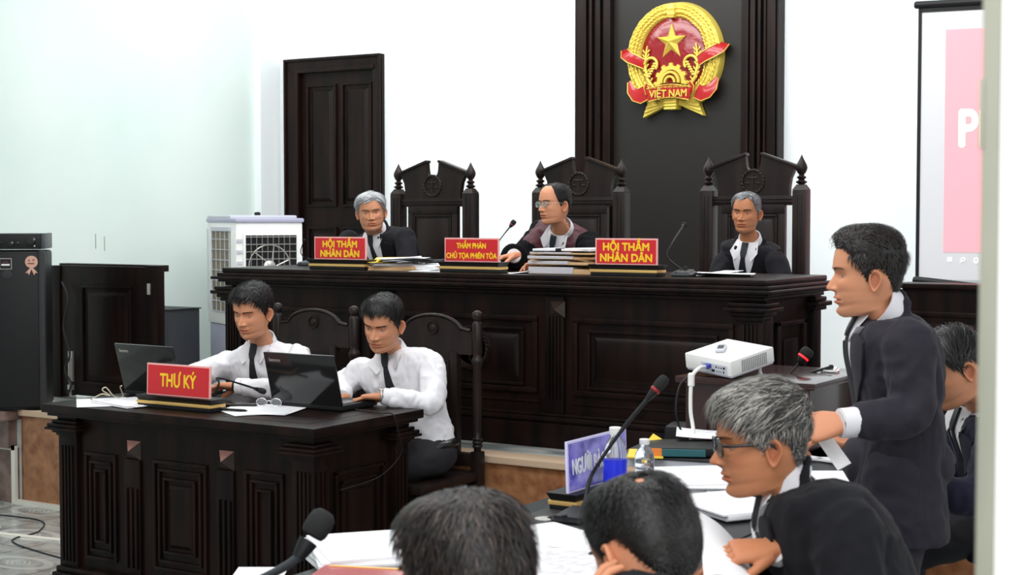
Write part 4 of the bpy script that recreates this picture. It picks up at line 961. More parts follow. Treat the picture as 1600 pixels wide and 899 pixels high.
# projector: near corner, then local x along its grille side and local y along its socket side
pn = at(1143.5,592,5.50)
side = _r*.8+Vector((_f.x,_f.y,0)).normalized()*.6; ang = math.atan2(side.y, side.x)
t = thing('projector', 'white video projector propped up on the maroon stand', 'projector', (pn.x,pn.y,1.022), 0)
K = Matrix.Rotation(ang,4,'Z') @ Matrix.Rotation(R(-11),4,'Y') @ Matrix.Rotation(R(4),4,'X')
t.rotation_euler = K.to_euler()
b = MB(); LX, LY, LZ = .225, .235, .064
b.box(0,LX,0,LY,.006,LZ,.006); b.build('casing','white',t,40,False)
b = MB(); b.box(.004,LX-.004,.004,LY-.004,0,.008,.002); b.build('bottom_plate','offwhite',t,40,False)
b = MB()
for i in range(14):
    for j in range(8): b.box(.055+.0095*i,.0605+.0095*i,-.0008,.002,.012+.0055*j,.0150+.0055*j)
b.build('vent_slots','grille',t,None,False)
b = MB(); b.box(-.0015,.003,.02,.15,.008,.044,.001); b.build('socket_panel','offwhite',t,None,False)
b = MB()
for (y0,z0,a,c) in ((.03,.030,.008,.008),(.045,.031,.006,.004),(.058,.031,.004,.004),(.070,.031,.006,.006),(.035,.014,.005,.009),(.050,.016,.004,.004),(.060,.016,.004,.004),(.070,.016,.004,.004),(.082,.014,.016,.009)): b.box(-.0025,.002,y0,y0+a,z0,z0+c)
b.build('socket','black',t,None,False)
b = MB(); b.box(-.022,.001,.098,.122,.026,.042,.003); vp = b.build('cable_plug','vga',t,None,False)
b = MB(); b.tube([(LX,LY*.5,.034),(LX+.012,LY*.5,.034)],.024,20); b.build('lens','blackgloss',t,40,False)
b = MB(); b.lathe([(.010,-.05),(.012,-.046),(.007,-.03),(.007,.004)],12,Matrix.Translation((LX-.03,.05,0))); b.build('front_foot','white',t,40,False)
W = pworld(t); rp = W @ Vector((.095,.14,LZ+.0008))
t2 = thing('remote_control', 'small white remote control lying on top of the projector', 'remote', rp); t2.rotation_euler = (K @ Matrix.Rotation(R(38),4,'Z')).to_euler()
b = MB(); b.box(-.04,.04,-.018,.018,0,.011,.005); b.build('case','offwhite',t2,40,False)
b = MB(); b.box(-.02,.022,-.011,.011,.0112,.0122,.001); b.build('display','micgrey',t2,None,False)
pl = W @ Vector((-.022,.11,.034))
c_ = cord('white video cable hanging from the projector to the table', [pl, at(1092,576,5.40), at(1081,592,5.38), at(1079,640,5.38), at(1083,672,5.38), at(1078,690,5.36), at(1066,702,5.3), (-2.1,4.8,TZ+.01)], .007, 'white', 'video_cable', 'cable')
b = MB(); p = at(1080,594,5.38); b.tube([p+Vector((0,0,.025)),p+Vector((0,0,.02)),p-Vector((0,0,.02)),p-Vector((0,0,.025))],[.007,.012,.012,.007],12); b.build('ferrite_bead','white',c_,40)
cord('thin black cable looping beside the white projector cable', [at(1078,587,5.5), at(1062,604,5.45), at(1056,640,5.43), at(1062,668,5.43), at(1080,690,5.4), (-2.15,4.9,TZ+.005)], .004, 'black', 'power_cable', 'cable')
p = Vector((-2.0,5.20,1.02)); b = MB(); b.add([p+Vector(v) for v in ((-.03,0,0),(.03,0,0),(.03,.02,0),(-.03,.02,0),(0,.01,.03))],[(0,1,4),(1,2,4),(2,3,4),(3,0,4),(0,1,2,3)])
# ================================================================ PEOPLE
def skin_mat(name, base):
    m = mat(name, base, .5, spec=.35, bump=(160,.12,.002)); n, l, b = nodes(m)
    a = n.new('ShaderNodeAttribute'); a.attribute_name = 'Col'; mx = n.new('ShaderNodeMix'); mx.data_type = 'RGBA'; mx.blend_type = 'MULTIPLY'
    mx.inputs[0].default_value = 1; mx.inputs[6].default_value = (*base, 1); l.new(a.outputs['Color'], mx.inputs[7]); l.new(mx.outputs[2], b.inputs['Base Color'])
    b.inputs['Subsurface Weight'].default_value = 0; return m
M['skin'] = skin_mat('skin', (.62,.28,.155))
M['skin2'] = skin_mat('skin_tan', (.52,.215,.105))
M['skin3'] = skin_mat('skin_fair', (.62,.34,.23))
M['hair'] = mat('hair', (.02,.02,.02), .42, spec=.4); attr_color(M['hair'])
M['eyewhite'] = mat('eye_white', (.50,.45,.42), .3, spec=.3)
M['iris'] = mat('iris', (.010,.006,.005), .3, spec=.25)
M['suit'] = mat('black_suit', (.009,.009,.012), .85, spec=.2, sheen=.03, bump=(260,.15,.002))
M['suit2'] = mat('charcoal_suit', (.017,.015,.023), .75, spec=.3, sheen=.06, bump=(260,.15,.002))
M['suit3'] = mat('navy_suit', (.013,.013,.032), .75, spec=.3, sheen=.06, bump=(260,.15,.002))
M['shirt'] = mat('white_shirt', (.76,.75,.78), .75, bump=(30,.12,.01))
M['tie'] = mat('black_tie', (.010,.011,.015), .6)
M['tie2'] = mat('grey_tie', (.025,.032,.038), .55)
M['robe'] = mat('black_robe', (.004,.004,.005), .9, spec=.15)
M['maroon'] = mat('maroon_satin', (.055,.003,.010), .6, sheen=.05)
M['orangetrim'] = mat('orange_piping', (.7,.25,.05), .5)
M['trousers'] = mat('dark_trousers', (.012,.012,.016), .75)
M['shoe'] = mat('black_shoe', (.008,.008,.008), .3, coat=.3)
M['lens'] = mat('lens_glass', (.8,.95,.95), .02, trans=.95, ior=1.45)
M['glassframe'] = mat('dark_glasses_frame', (.006,.006,.006), .25, coat=.4)

def cr(P, n):
    """Catmull-Rom through rows of a numpy array, n steps per interval"""
    P = np.asarray(P, float); out = []
    for i in range(len(P)-1):
        p0, p1, p2, p3 = P[max(i-1,0)], P[i], P[i+1], P[min(i+2,len(P)-1)]
        for k in range(n):
            u = k/n; out.append(.5*((2*p1)+(p2-p0)*u+(2*p0-5*p1+4*p2-p3)*u*u+(3*p1-p0-3*p2+p3)*u**3))
    out.append(P[-1]); return np.array(out)
# front f/z, back f/z, half width, narrowing of the front
HROWS = [
 (.000,.1150,-.010,.1150,.004,1),(.040,.1110,-.045,.1110,.038,1),(.064,.0990,-.070,.0990,.058,1),(.081,.0780,-.087,.0790,.069,1),
 (.089,.0530,-.096,.0550,.0745,.98),(.091,.0300,-.101,.0340,.0765,.95),(.085,.0110,-.102,.0160,.0765,.95),(.086,-.0050,-.101,.0020,.0755,.96),
 (.088,-.0200,-.098,-.0100,.0740,.98),(.089,-.0330,-.094,-.0210,.0725,1.0),(.088,-.0440,-.090,-.0310,.0705,1.03),(.089,-.0540,-.086,-.0400,.0685,1.07),
 (.088,-.0630,-.082,-.0480,.0665,1.10),(.086,-.0730,-.079,-.0550,.0645,1.14),(.081,-.0830,-.076,-.0610,.0620,1.18),(.082,-.0950,-.073,-.0670,.0595,1.20),
 (.077,-.1080,-.071,-.0730,.0570,1.22),(.062,-.1150,-.069,-.0790,.0550,1.18),(.038,-.1120,-.068,-.0850,.0520,1.08),(.014,-.1130,-.067,-.0920,.0500,1.0),
 (.000,-.1260,-.067,-.1040,.0495,1.0),(-.002,-.1450,-.069,-.1220,.0510,1.0),(.000,-.1700,-.072,-.1450,.0580,1.0),(.006,-.2050,-.076,-.1750,.0660,1.0)]
NC = 112
U_ = np.arange(NC)*2*np.pi/NC; AZ = U_-.42*np.sin(U_)       # azimuth, 0 = front, growing to the person's left
ROWS = cr(HROWS, 5); NR = len(ROWS)
def head_grid(wide=1.0, jaw=1.0):
    X = np.zeros((NR,NC)); FZ = np.zeros((NR,NC)); FF = np.zeros((NR,NC))
    c, s = np.cos(AZ), np.sin(AZ)
    for i, (ff,fz,bf,bz,w,p) in enumerate(ROWS):
        mid, half = (ff+bf)/2, (ff-bf)/2
        pe = 1+(p-1)*np.clip(c,0,1)*2
        jw = wide*(1+(jaw-1)*float(np.interp(fz,[-.14,-.115,-.09,-.02],[0,.7,1,0])))
        X[i] = w*jw*np.sign(s)*np.abs(s)**pe
        FF[i] = mid+half*np.sign(c)*np.abs(c)**float(np.interp(fz,[-.118,-.04],[1.0,.92]))
        FZ[i] = bz+(fz-bz)*((1+c)/2)**1.25
    return X, FF, FZ
def gs(v, m, s): return np.exp(-((v-m)/s)**2)
def face_features(X, F_, Z, age=0, mouth_open=0, nose=1.0, eyes=1.0, smile=0):
    C = np.clip(np.cos(AZ),0,1)[None,:]**.5*np.ones_like(X); ax = np.abs(X); up = np.ones_like(X)
    d = np.zeros_like(X)
    # nose
    nz = np.interp(-Z.ravel(), [-.020,-.008,.003,.015,.026,.032,.037,.041,.045], [0,.004,.0105,.0185,.0255,.0265,.019,.005,0]).reshape(Z.shape)
    sg = np.interp(-Z.ravel(), [-.02,.0,.02,.035,.045], [.008,.0068,.0080,.0105,.011]).reshape(Z.shape)
    d += nose*nz*np.exp(-(ax/sg)**2)
    d += nose*.0105*gs(ax,.0150,.0055)*gs(Z,-.0335,.0055)
    d -= .004*gs(ax,.0085,.004)*gs(Z,-.0395,.0025)            # nostrils
    # eyes and brows
    d -= .0115*gs(ax,.031,.0165)*gs(Z,.003,.0105)
    d -= .004*gs(ax,.014,.007)*gs(Z,.004,.010)
    d += .0040*gs(ax,.030,.022)*gs(Z,.0235,.0070) + .002*gs(ax,0,.012)*gs(Z,.022,.008)
    d -= .0025*gs(ax,.060,.012)*gs(Z,.030,.025)
    # cheeks, folds
    d += .0045*gs(ax,.046,.018)*gs(Z,-.020,.014)
    d -= (.0012+.0022*age)*gs(ax-(.022+(-.035-Z)*.45),0,.0035)*gs(Z,-.046,.012)
    d -= (.0008+.0012*age)*gs(ax,.033,.014)*gs(Z,-.0155,.0025)
    d -= .0014*age*gs(ax,.045,.014)*gs(Z,-.055,.022)
    # mouth
    mw = np.clip(1-(ax/.0275)**2,0,1)**.6
    zc = -.0635-smile*.0+.0015*(ax/.025)**2*(-1)
    d += .0048*gs(Z,zc+.0055,.0036)*mw*(1-.25*gs(ax,0,.003)) + .0055*gs(Z,zc-.0065,.0042)*mw
    d -= (.0040+.012*mouth_open)*gs(Z,zc,.0016+.003*mouth_open)*np.clip(1-(ax/.028)**2,0,1)**.5
    d -= .0018*gs(ax,.028,.004)*gs(Z,zc,.004)
    d -= .0012*gs(ax,0,.003)*gs(Z,-.049,.006)
    d -= .003*gs(Z,-.0815,.004)*gs(ax,0,.018)
    d += .0045*gs(ax,0,.016)*gs(Z,-.097,.009)
    for k in range(3): d -= .0007*age*gs(Z,.050+.010*k+.002*np.sin(ax*90),.0013)*np.clip(1-(ax/.045)**4,0,1)
    return F_+d*C
def face_color(X, F_, Z, lipc=(.86,.58,.56), tone=0):
    ax = np.abs(X); front = np.clip(np.cos(AZ),0,1)[None,:]*np.ones_like(X)
    col = np.ones(X.shape+(3,))
    mw = np.clip(1-(ax/.0265)**2,0,1)**.5; zc = -.0635-.0015*(ax/.025)**2
    lip = np.clip((np.clip(1-np.abs(Z-(zc+.0045))/.0062,0,1)**.5+np.clip(1-np.abs(Z-(zc-.006))/.0075,0,1)**.5),0,1)*np.minimum(mw*1.6,1)*(front > .3)
    line = gs(Z,zc,.0013)*np.minimum(mw*1.5,1)*(front > .3)
    for k in range(3):
        col[...,k] = col[...,k]*(1-lip)+lip*lipc[k]; col[...,k] *= (1-.75*line*(1 if k else .8))
    ch = gs(ax,.045,.018)*gs(Z,-.022,.018)*front+.8*gs(ax,0,.014)*gs(Z,-.032,.012)*front
    col[...,1] *= 1-.10*ch; col[...,2] *= 1-.12*ch
    st = (gs(Z,-.085,.028)*front+.6*gs(Z,-.052,.006)*gs(ax,0,.02)*front)*.10
    col *= (1-st)[...,None]
    br = gs(Z-(.0245+.10*(ax-.030)*(ax < .03)-.18*(ax-.034)*(ax > .034)),0,.0036)*np.clip(1-((ax-.031)/.021)**4,0,1)*(front > .3)
    col *= (1-.55*br)[...,None]
    nos = gs(ax,.0085,.0035)*gs(Z,-.0400,.0022)*front; col *= (1-.65*nos)[...,None]
    return col
def hairline(az, style):
    a = np.degrees(np.abs(((az+np.pi)%(2*np.pi))-np.pi))
    base = {'full': ([0,20,38,52,64,74,84,92,100,112,125,140,160,180],[.076,.078,.074,.058,.034,.000,-.022,.018,.022,-.004,-.030,-.050,-.062,-.064]),
            'receding': ([0,20,38,52,64,74,84,92,100,112,125,140,160,180],[.108,.109,.107,.090,.045,.005,-.018,.016,.022,-.004,-.030,-.050,-.060,-.062]),
            'widow': ([0,14,30,45,60,74,84,92,100,112,125,140,160,180],[.080,.084,.091,.080,.044,.004,-.020,.018,.022,-.004,-.030,-.050,-.062,-.064])}[style]
    return np.interp(a, base[0], base[1])
def to_world(p, c, Rm, s): return c + Rm @ (Vector(p)*s)

class Person:
    def __init__(s, label, loc, head, yaw, pitch=0, roll=0, scale=1.0, wide=1.0, jaw=1.0, skin='skin', age=0, mouth=0, gaze=0, lid=(21,16), nose=1.0, name='person'):
        s.t = thing(name, label, 'person', loc); s.hc = Vector(head); s.sc = scale
        s.Rh = Matrix.Rotation(R(yaw),3,'Z') @ Matrix.Rotation(R(pitch),3,'X') @ Matrix.Rotation(R(roll),3,'Y')
        s.skin = skin; s.wide = wide; s.jaw = jaw; s.age = age; s.mouth = mouth; s.gaze = gaze; s.lid = lid; s.nose = nose
        s.body = MB()
    def hw(s, x, f, z): return s.hc + s.Rh @ (Vector((x,-f,z))*s.sc)
    def make_head(s, N, Nfwd, Nside, style='full', brow=(.01,.008,.007), brow_w=1.0):
        """N: neck base; the grid's lowest rows are drawn to a ring about it"""
        X, F_, Z = head_grid(s.wide, s.jaw); F2 = face_features(X, F_, Z, s.age, s.mouth, s.nose)
        col = face_color(X, F_, Z); up = Nfwd.cross(Nside).normalized()*-1
        if up.z < 0: up = -up
        b = s.body; P = []; c = []
        i0 = int(19*5)
        for i in range(NR):
            tau = max(0,(i-i0)/(NR-1-i0)); tau = tau*tau*(3-2*tau); row = []
            for j in range(NC):
                p = s.hw(X[i,j], F2[i,j], Z[i,j])
                if tau > 0:
                    q = N + Nside*(math.sin(AZ[j])*.059*s.sc) + Nfwd*(math.cos(AZ[j])*.059*s.sc) + up*(-.0*s.sc)
                    p = p.lerp(q, tau)
                row.append(p)
            P.append(row)
        k = b.grid(P, True); 
        for i in range(NR):
            for j in range(NC): b.c[k+i*NC+j] = tuple(col[i,j])
        b.usecol = True; b.col = (1,1,1); s.nd = (s.hw(0,-.033,-.13)-N).normalized()
        b.f.append(tuple(range(k, k+NC))[::-1]); b.m.append(0)
        # eyes
        er = .0126; lids = MB(); ex, ez = .0312*(.5+.5*s.wide), .002
        for sx in (-1,1):
            # surface depth at the eye
            jj = np.argmin((X[:,:]-sx*ex)**2+(Z-ez)**2+1e3*(np.cos(AZ)[None,:] < 0)); ff = F2.ravel()[jj]
            ec_ = (sx*ex, ff-.0086, ez)
            Rm = s.Rh @ Matrix.Identity(3)
            cw = s.hw(*ec_); ey = MB(); ey.mi = 0; ey.ball(cw, er*s.sc, 20)
            g = s.gaze; gd = Vector((math.sin(R(g[0])), math.cos(R(g[0]))*math.cos(R(g[1])), math.sin(R(g[1])))) if isinstance(g, tuple) else Vector((0,1,0))
            ip = s.hw(ec_[0]+gd.x*er*.60, ec_[1]+gd.y*er*.60, ec_[2]+gd.z*er*.60); ey.mi = 1; ey.ball(ip, er*.46*s.sc, 14); ey.build('eye', ['eyewhite','iris'], s.t, 60)
            for (lo, hi, sgn) in ((s.lid[0], 88, 1), (-s.lid[1], -80, -1)):
                Pl = []
                for a in range(-11, 12):
                    aa = a/11; az = R(aa*80); sh = (1-abs(aa)**2.2); e0 = R(lo)*sh+R(-4)*(1-sh); row = []
                    for q in range(7):
                        e = e0+(R(hi)-e0)*q/6; rr = er*(1.10 if q else 1.02); 
                        row.append(s.hw(ec_[0]+rr*math.sin(az)*math.cos(e)*1.12, ec_[1]+rr*math.cos(az)*math.cos(e), ec_[2]+rr*math.sin(e)))
                    Pl.append(row)
                k = b.grid(Pl)
                for ii in range(len(Pl)):
                    for q in range(7): b.c[k+ii*7+q] = (.30,.25,.25) if (q == 0 and sgn > 0) else ((.62,.5,.48) if q == 0 else (.92,.86,.84))
        # brows
        for sx in (-1,1):
            br = MB(); br.col = brow
            for k in range(130):
                u = random.random(); x = .011+u*.040; zb = .0200+.006*math.sin(u*2.2)+random.uniform(-.0022,.0026)*(1-.4*u)*brow_w
                jj = np.argmin((X-sx*x)**2+(Z-zb)**2+1e3*(np.cos(AZ)[None,:] < 0)); ff = F2.ravel()[jj]
                p = s.hw(sx*x, ff+.0006, zb); q = s.hw(sx*(x+.007), ff+.0004-.0035*u*0, zb+.0020*(1-2.0*u)); d = s.Rh @ Vector((0,0,.0007*s.sc)); o = s.Rh @ Vector((0,-.001*s.sc,0))
                br.add([p-d+o, p+d+o, q+o*.6], [(0,1,2)])
            br.build('eyebrow', 'hair', s.t, None, recalc=False)
        # ears
        for sx in (-1,1):
            Pe = []; nE = 22
            prof = [(0,.000,-.2),(.30,.0035,0),(.5,.001,0),(.62,.0025,0),(.74,.0075,0),(.88,.0105,0),(1.0,.009,0),(1.02,.003,0),(.9,-.002,0),(.5,-.007,0)]
            th0 = R(18)
            for (r_, h_, _) in prof:
                row = []
                for k in range(nE):
                    a = 2*math.pi*k/nE; ca, sa = math.cos(a), math.sin(a)
                    fx = .0165*(1+.12*sa)*ca*r_; zz = .0315*sa*r_
                    if sa < 0: fx = fx*(1+.35*sa)+.004*(-sa)*r_
                    outw = h_*(1.0 if ca < .55 else .35)
                    back = max(0,-fx)*.62*1.0
                    row.append(s.hw(sx*(.0735*s.wide+outw+back+(.004)), -.010+fx+.0, -.012+zz))
                Pe.append(row)
            k = b.grid(Pe, True); m_ = len(prof)
            for ii in range(m_):
                for q in range(nE): b.c[k+ii*nE+q] = (.78,.62,.60) if ii < 4 else (.98,.90,.88)
            b.f.append(tuple(range(k, k+nE))); b.m.append(0)
    def hair(s, style, colf, thick=.010, length=.03, n=2600, comb='forward', lift=.35, width=.0020, top=1.0, mess=.25, seed=1, bald=None, shell=(.010,.009,.008), fade=.5, sidel=.22):
        """shell following the skull plus thousands of fine locks"""
        rg = np.random.RandomState(seed); X, F_, Z = head_grid(s.wide, s.jaw)
        HL = hairline(AZ, style)[None,:]*np.ones_like(X)
        lim = int(20*5)
        def bal(x, f, z):
            return 0 if bald is None else math.exp(-((x-bald[0])**2+(f-bald[1])**2)/bald[2]**2)*(1 if z > .04 else 0)
        b = MB(); b.col = shell; P = []
        tmap = np.zeros((NR,NC))
        for i in range(lim):
            row = []
            for j in range(NC):
                e = Z[i,j]-HL[0,j]; k = min(max(e/.020,0),1); k = k*k*(3-2*k)
                upz = min(max((Z[i,j]-.0)/.08,0),1); t_ = thick*(fade+(1-fade)*upz*top)*k
                bb = bal(X[i,j],F_[i,j],Z[i,j]); t_ = t_*(1-bb)-.004*max(0,bb-.45)
                tmap[i,j] = t_ if e > 0 else 0
                nz_ = 1+.22*noise.noise(Vector((X[i,j]*130+seed, F_[i,j]*130, Z[i,j]*60)))
                v = Vector((X[i,j], F_[i,j]+.01, Z[i,j]+.0)); 
                n_ = Vector((X[i,j]/.006, (F_[i,j]+.005)/.0095, (Z[i,j]-.01)/.013)) if Z[i,j] > -.01 else Vector((X[i,j]/.006,(F_[i,j]+.005)/.0095,0))
                n_.normalize(); off = t_*nz_ if e > 0 else -.017

                row.append(s.hw(X[i,j]+n_.x*off, F_[i,j]+n_.y*off, Z[i,j]+n_.z*off))
            P.append(row)
        b.grid(P, True); b.f.append(tuple(range(NC))[::-1]); b.m.append(0)
        cnt = 0; tries = 0
        while cnt < n and tries < n*12:
            tries += 1
            i = rg.randint(1, lim-1); j = rg.randint(0, NC)
            # area weighting
            wgt = math.sqrt(abs(ROWS[i][4])/.077)*(1 if np.cos(AZ[j]) < .3 else .75)
            if rg.rand() > wgt: continue
            e = Z[i,j]-HL[0,j]
            if e < .001: continue
            x, f, z = X[i,j]+rg.uniform(-.003,.003), F_[i,j]+rg.uniform(-.003,.003), Z[i,j]
            if bald is not None and rg.rand() < 1.15*bal(x,f,z): continue
            n_ = Vector((x/.006, (f+.005)/.0095, (z-.01)/.013)); 
            if z < -.01: n_.z = 0
            n_.normalize()
            if comb == 'forward': d = Vector((x*2,.9,-.25)) if z > .04 else Vector((0,.35,-1))
            elif comb == 'up': d = Vector((x*6,.45,.9)) if z > .06 else Vector((0,.15,-1)) 
            elif comb == 'back': d = Vector((x*3,-1,.05)) if z > .03 else Vector((0,-.6,-.8))
            elif comb == 'side': d = Vector((1 if x > -.03 else -.8, .25,-.15)) if z > .045 else Vector((0,-.25,-1))
            elif comb == 'sideR': d = Vector((-1 if x < .03 else .8, .25,-.15)) if z > .045 else Vector((0,-.25,-1))
            elif comb == 'down': d = Vector((x*8,(f+.03)*8,-.6)) if z > .06 else Vector((0,.05,-1))
            else: d = Vector((0,0,-1))
            d = d+Vector(rg.uniform(-1,1,3))*mess; d -= n_*d.dot(n_); 
            if d.length < 1e-4: continue
            d.normalize(); zz = min(max((z-.0)/.08,0),1)
            L = length*(sidel+(1-sidel)*zz)*rg.uniform(.7,1.2)
            lf = lift*(.3+.7*zz); th = tmap[i,j]*.98+.0012
            p = Vector((x,f,z))+n_*th; side = d.cross(n_).normalized(); w_ = width*rg.uniform(.6,1.3)*(.55+.45*zz)
            c0 = colf(rg, x, f, z); b.col = c0; vs = []; m_ = 4
            for k in range(m_+1):
                u = k/m_; q = p+d*(L*u)+n_*(lf*L*(u-u*u*1.15)); 
                # follow skull curvature
                rad = Vector((q.x/.92, q.y+.005, q.z-.01)); r0 = Vector((p.x/.92, p.y+.005, p.z-.01)).length
                if z > .0 and rad.length > 0: 
                    tgt = rad.normalized()*(r0+lf*L*(u-.9*u*u)); 
                    q2 = Vector((tgt.x*.92, tgt.y-.005, tgt.z+.01)); q = q.lerp(q2, .75)
                ww = w_*(1-.85*u*u)
                vs += [s.hw(*(q-side*ww)), s.hw(*(q+side*ww))]
            b.add(vs, [(2*k,2*k+1,2*k+3,2*k+2) for k in range(m_)]); cnt += 1
        b.col = None; return b.build('hair', 'hair', s.t, 179, recalc=False)

def evalmesh(me, mods):
    o = bpy.data.objects.new('tmp', me); COL.objects.link(o)
    for typ, kw in mods:
        m = o.modifiers.new(typ, typ)
        for k, v in kw.items(): setattr(m, k, v)
    bpy.context.view_layer.update()
    r = bpy.data.meshes.new_from_object(o.evaluated_get(bpy.context.evaluated_depsgraph_get())); bpy.data.objects.remove(o); return r
def fuse(b, name, voxel=.010, smooth=6, fac=.5):
    me = b.mesh(name); bm = bmesh.new(); bm.from_mesh(me); bmesh.ops.recalc_face_normals(bm, faces=bm.faces[:]); bm.to_mesh(me); bm.free()
    return evalmesh(me, [('REMESH', dict(mode='VOXEL', voxel_size=voxel)), ('SMOOTH', dict(iterations=smooth, factor=fac))])
def wrinkle(me, amp, sc, seed=0, dirs=(1,1,1), ridged=True):
    me.update(); n = len(me.vertices); co = np.empty(n*3); me.vertices.foreach_get('co', co); co = co.reshape(-1,3)
    no = np.array([v.normal[:] for v in me.vertices]); d = np.zeros(n)
    for i in range(n):
        p = Vector((co[i,0]*sc*dirs[0]+seed, co[i,1]*sc*dirs[1], co[i,2]*sc*dirs[2]))
        p += noise.noise_vector(p*.6)*.9
        v = noise.noise(p)
        d[i] = (1-2*abs(v))*1.0-.5 if ridged else v
    co += no*(d*amp)[:,None]; me.vertices.foreach_set('co', co.ravel()); me.update(); return me
def ell(b, rings, n=28, ex=2.4):
    """loft of superellipses; ring = (centre, side vector, forward vector) with lengths as half sizes"""
    P = []
    for c, sv, fv in rings:
        row = []
        for k in range(n):
            a = 2*math.pi*k/n; ca, sa = math.cos(a), math.sin(a)
            row.append(c + sv*(math.copysign(abs(sa)**(2/ex), sa)) + fv*(math.copysign(abs(ca)**(2/ex), ca)))
        P.append(row)
    k = b.grid(P, True); m_ = len(P)
    b.f += [tuple(range(k, k+n))[::-1], tuple(range(k+(m_-1)*n, k+m_*n))]; b.m += [0,0]
def bend(p0, p1, p2, n=7, r=.28):
    """rounded two-segment path"""
    a, c = p1.lerp(p0, r), p1.lerp(p2, r); out = [p0, p0.lerp(a,.5), a]
    for k in range(1, n): u = k/n; out.append(a*(1-u)**2+p1*2*u*(1-u)+c*u*u)
    return out+[c, c.lerp(p2,.5), p2]
def pathrad(path, keys):
    L = [0]
    for i in range(1,len(path)): L.append(L[-1]+(path[i]-path[i-1]).length)
    return [float(np.interp(l/L[-1], [k for k,_ in keys], [r for _,r in keys])) for l in L]
TORSO = [(0,.165,.118),(.12,.165,.118),(.30,.158,.115),(.45,.160,.115),(.60,.172,.120),(.74,.182,.122),(.84,.186,.114),(.90,.180,.102),(.945,.158,.088),(.98,.112,.073),(1.0,.076,.064),(1.02,.062,.058)]
class Torso:
    def __init__(s, P, N, shR, shL, hipside=None, k=1.0, bow=.03, belly=0, skirt=0):
        """P hips, N neck base, shoulder points; builds a frame along the spine"""
        s.P, s.N = Vector(P), Vector(N); s.sd = (Vector(shL)-Vector(shR)).normalized(); s.hs = Vector(hipside).normalized() if hipside is not None else s.sd
        s.ax = (s.N-s.P); s.L = s.ax.length; s.k = k; s.bow = bow; s.shw = (Vector(shL)-Vector(shR)).length/2; s.shR, s.shL = Vector(shR), Vector(shL); s.belly = belly; s.skirt = skirt
    def frame(s, t):
        u = min(max(t,0),1); sd = s.hs.lerp(s.sd, u).normalized(); ax = s.ax.normalized()
        sd = (sd-ax*sd.dot(ax)).normalized(); fw = sd.cross(ax).normalized()*1.0
        # person's left = sd, up = ax -> forward = left x up? (left=+X, up=+Z, forward=-Y): X x Z = -Y
        c = s.P.lerp(s.N, t) - fw*(s.bow*math.sin(math.pi*u))
        return c, sd, fw, ax
    def ring(s, t, grow=0):
        w = np.interp(t, [a for a,_,_ in TORSO], [b_ for _,b_,_ in TORSO]); d = np.interp(t, [a for a,_,_ in TORSO], [c_ for _,_,c_ in TORSO])
        kk = s.shw/.172
        w = w*(1+(kk-1)*min(1,max(0,(t+.2)*1.2)))*s.k if t < .92 else w*s.k
        d = d*s.k+s.belly*math.exp(-((t-.3)/.25)**2)
        c, sd, fw, ax = s.frame(t); return c+fw*(s.belly*.5*math.exp(-((t-.3)/.25)**2)), sd*(w+grow), fw*(d+grow)
    def rings(s, grow=0, t0=0, skirt=None, tmax=2):
        R_ = []
        if skirt:
            for q in (skirt, skirt*.66, skirt*.33):
                c, sv, fv = s.ring(0, grow); R_.append((c-Vector((0,0,1))*q, sv*(1+.10*q/skirt), fv*(1+.16*q/skirt)))
        for t, _, _ in TORSO:
            if t0 <= t <= tmax: R_.append(s.ring(t, grow))
        return R_
    def attach(s, grow=0.0, tmax=2, arms=()):
        b = MB(); ell(b, s.rings(grow, tmax=tmax), 30, 2.5)
        for sh, el, r in arms: b.tube([sh, sh.lerp(el,.15), sh.lerp(el,.35)], [r,r*.97,r*.94], 16); b.ball(sh, r, 14)
        me = fuse(b, 't', .0085, 5)
        bm = bmesh.new(); bm.from_mesh(me); bpy.data.meshes.remove(me); s.bvh = BVHTree.FromBMesh(bm); bm.free()
    def fp(s, x, t, off=.004, side=1):
        """point on the front of the fitted garment, x to the person's left"""
        c, sd, fw, ax = s.frame(t); o = c+sd*x+fw*.4; h = s.bvh.ray_cast(o, -fw, .8)
        if h[0] is None: return c+fw*.1+sd*x
        return h[0]+fw*off
    def patch(s, b, t0, t1, xl, xr, nt=14, nx=8, off=.004, th=.0025, neck=None):
        """cloth piece lying on the front between curves xl(u), xr(u)"""
        P = []
        for i in range(nt+1):
            u = i/nt; t = t0+(t1-t0)*u; a, c = xl(u), xr(u); P.append([s.fp(a+(c-a)*j/nx, t, off) for j in range(nx+1)])
        if neck is not None:
            c, sd, fw, ax = s.frame(1); a, c_ = xl(0), xr(0); row = []
            for j in range(nx+1):
                x = max(-.05,min(.05,a+(c_-a)*j/nx)); row.append(s.N+sd*x+fw*(math.sqrt(.062**2-x*x)+neck)+ax*.016)
            P.insert(0, row); nt += 1
        P = np.array([[list(q) for q in r] for r in P])
        for _ in range(2): P[1:-1,1:-1] = .5*P[1:-1,1:-1]+.125*(P[:-2,1:-1]+P[2:,1:-1]+P[1:-1,:-2]+P[1:-1,2:])
        _, _, fw, _ = s.frame((t0+t1)/2); fw = np.array(fw)
        fr = [[Vector(q) for q in r] for r in P]; bk = [[Vector(q-fw*th) for q in r] for r in P]
        k = b.grid(fr); k2 = b.grid(bk); n_, m_ = nt+1, nx+1
        rim = [(i,0) for i in range(n_)]+[(n_-1,j) for j in range(1,m_)]+[(i,m_-1) for i in range(n_-2,-1,-1)]+[(0,j) for j in range(m_-2,0,-1)]
        for q in range(len(rim)):
            a, c = rim[q], rim[(q+1)%len(rim)]; b.f.append((k+a[0]*m_+a[1], k+c[0]*m_+c[1], k2+c[0]*m_+c[1], k2+a[0]*m_+a[1])); b.m.append(b.mi)
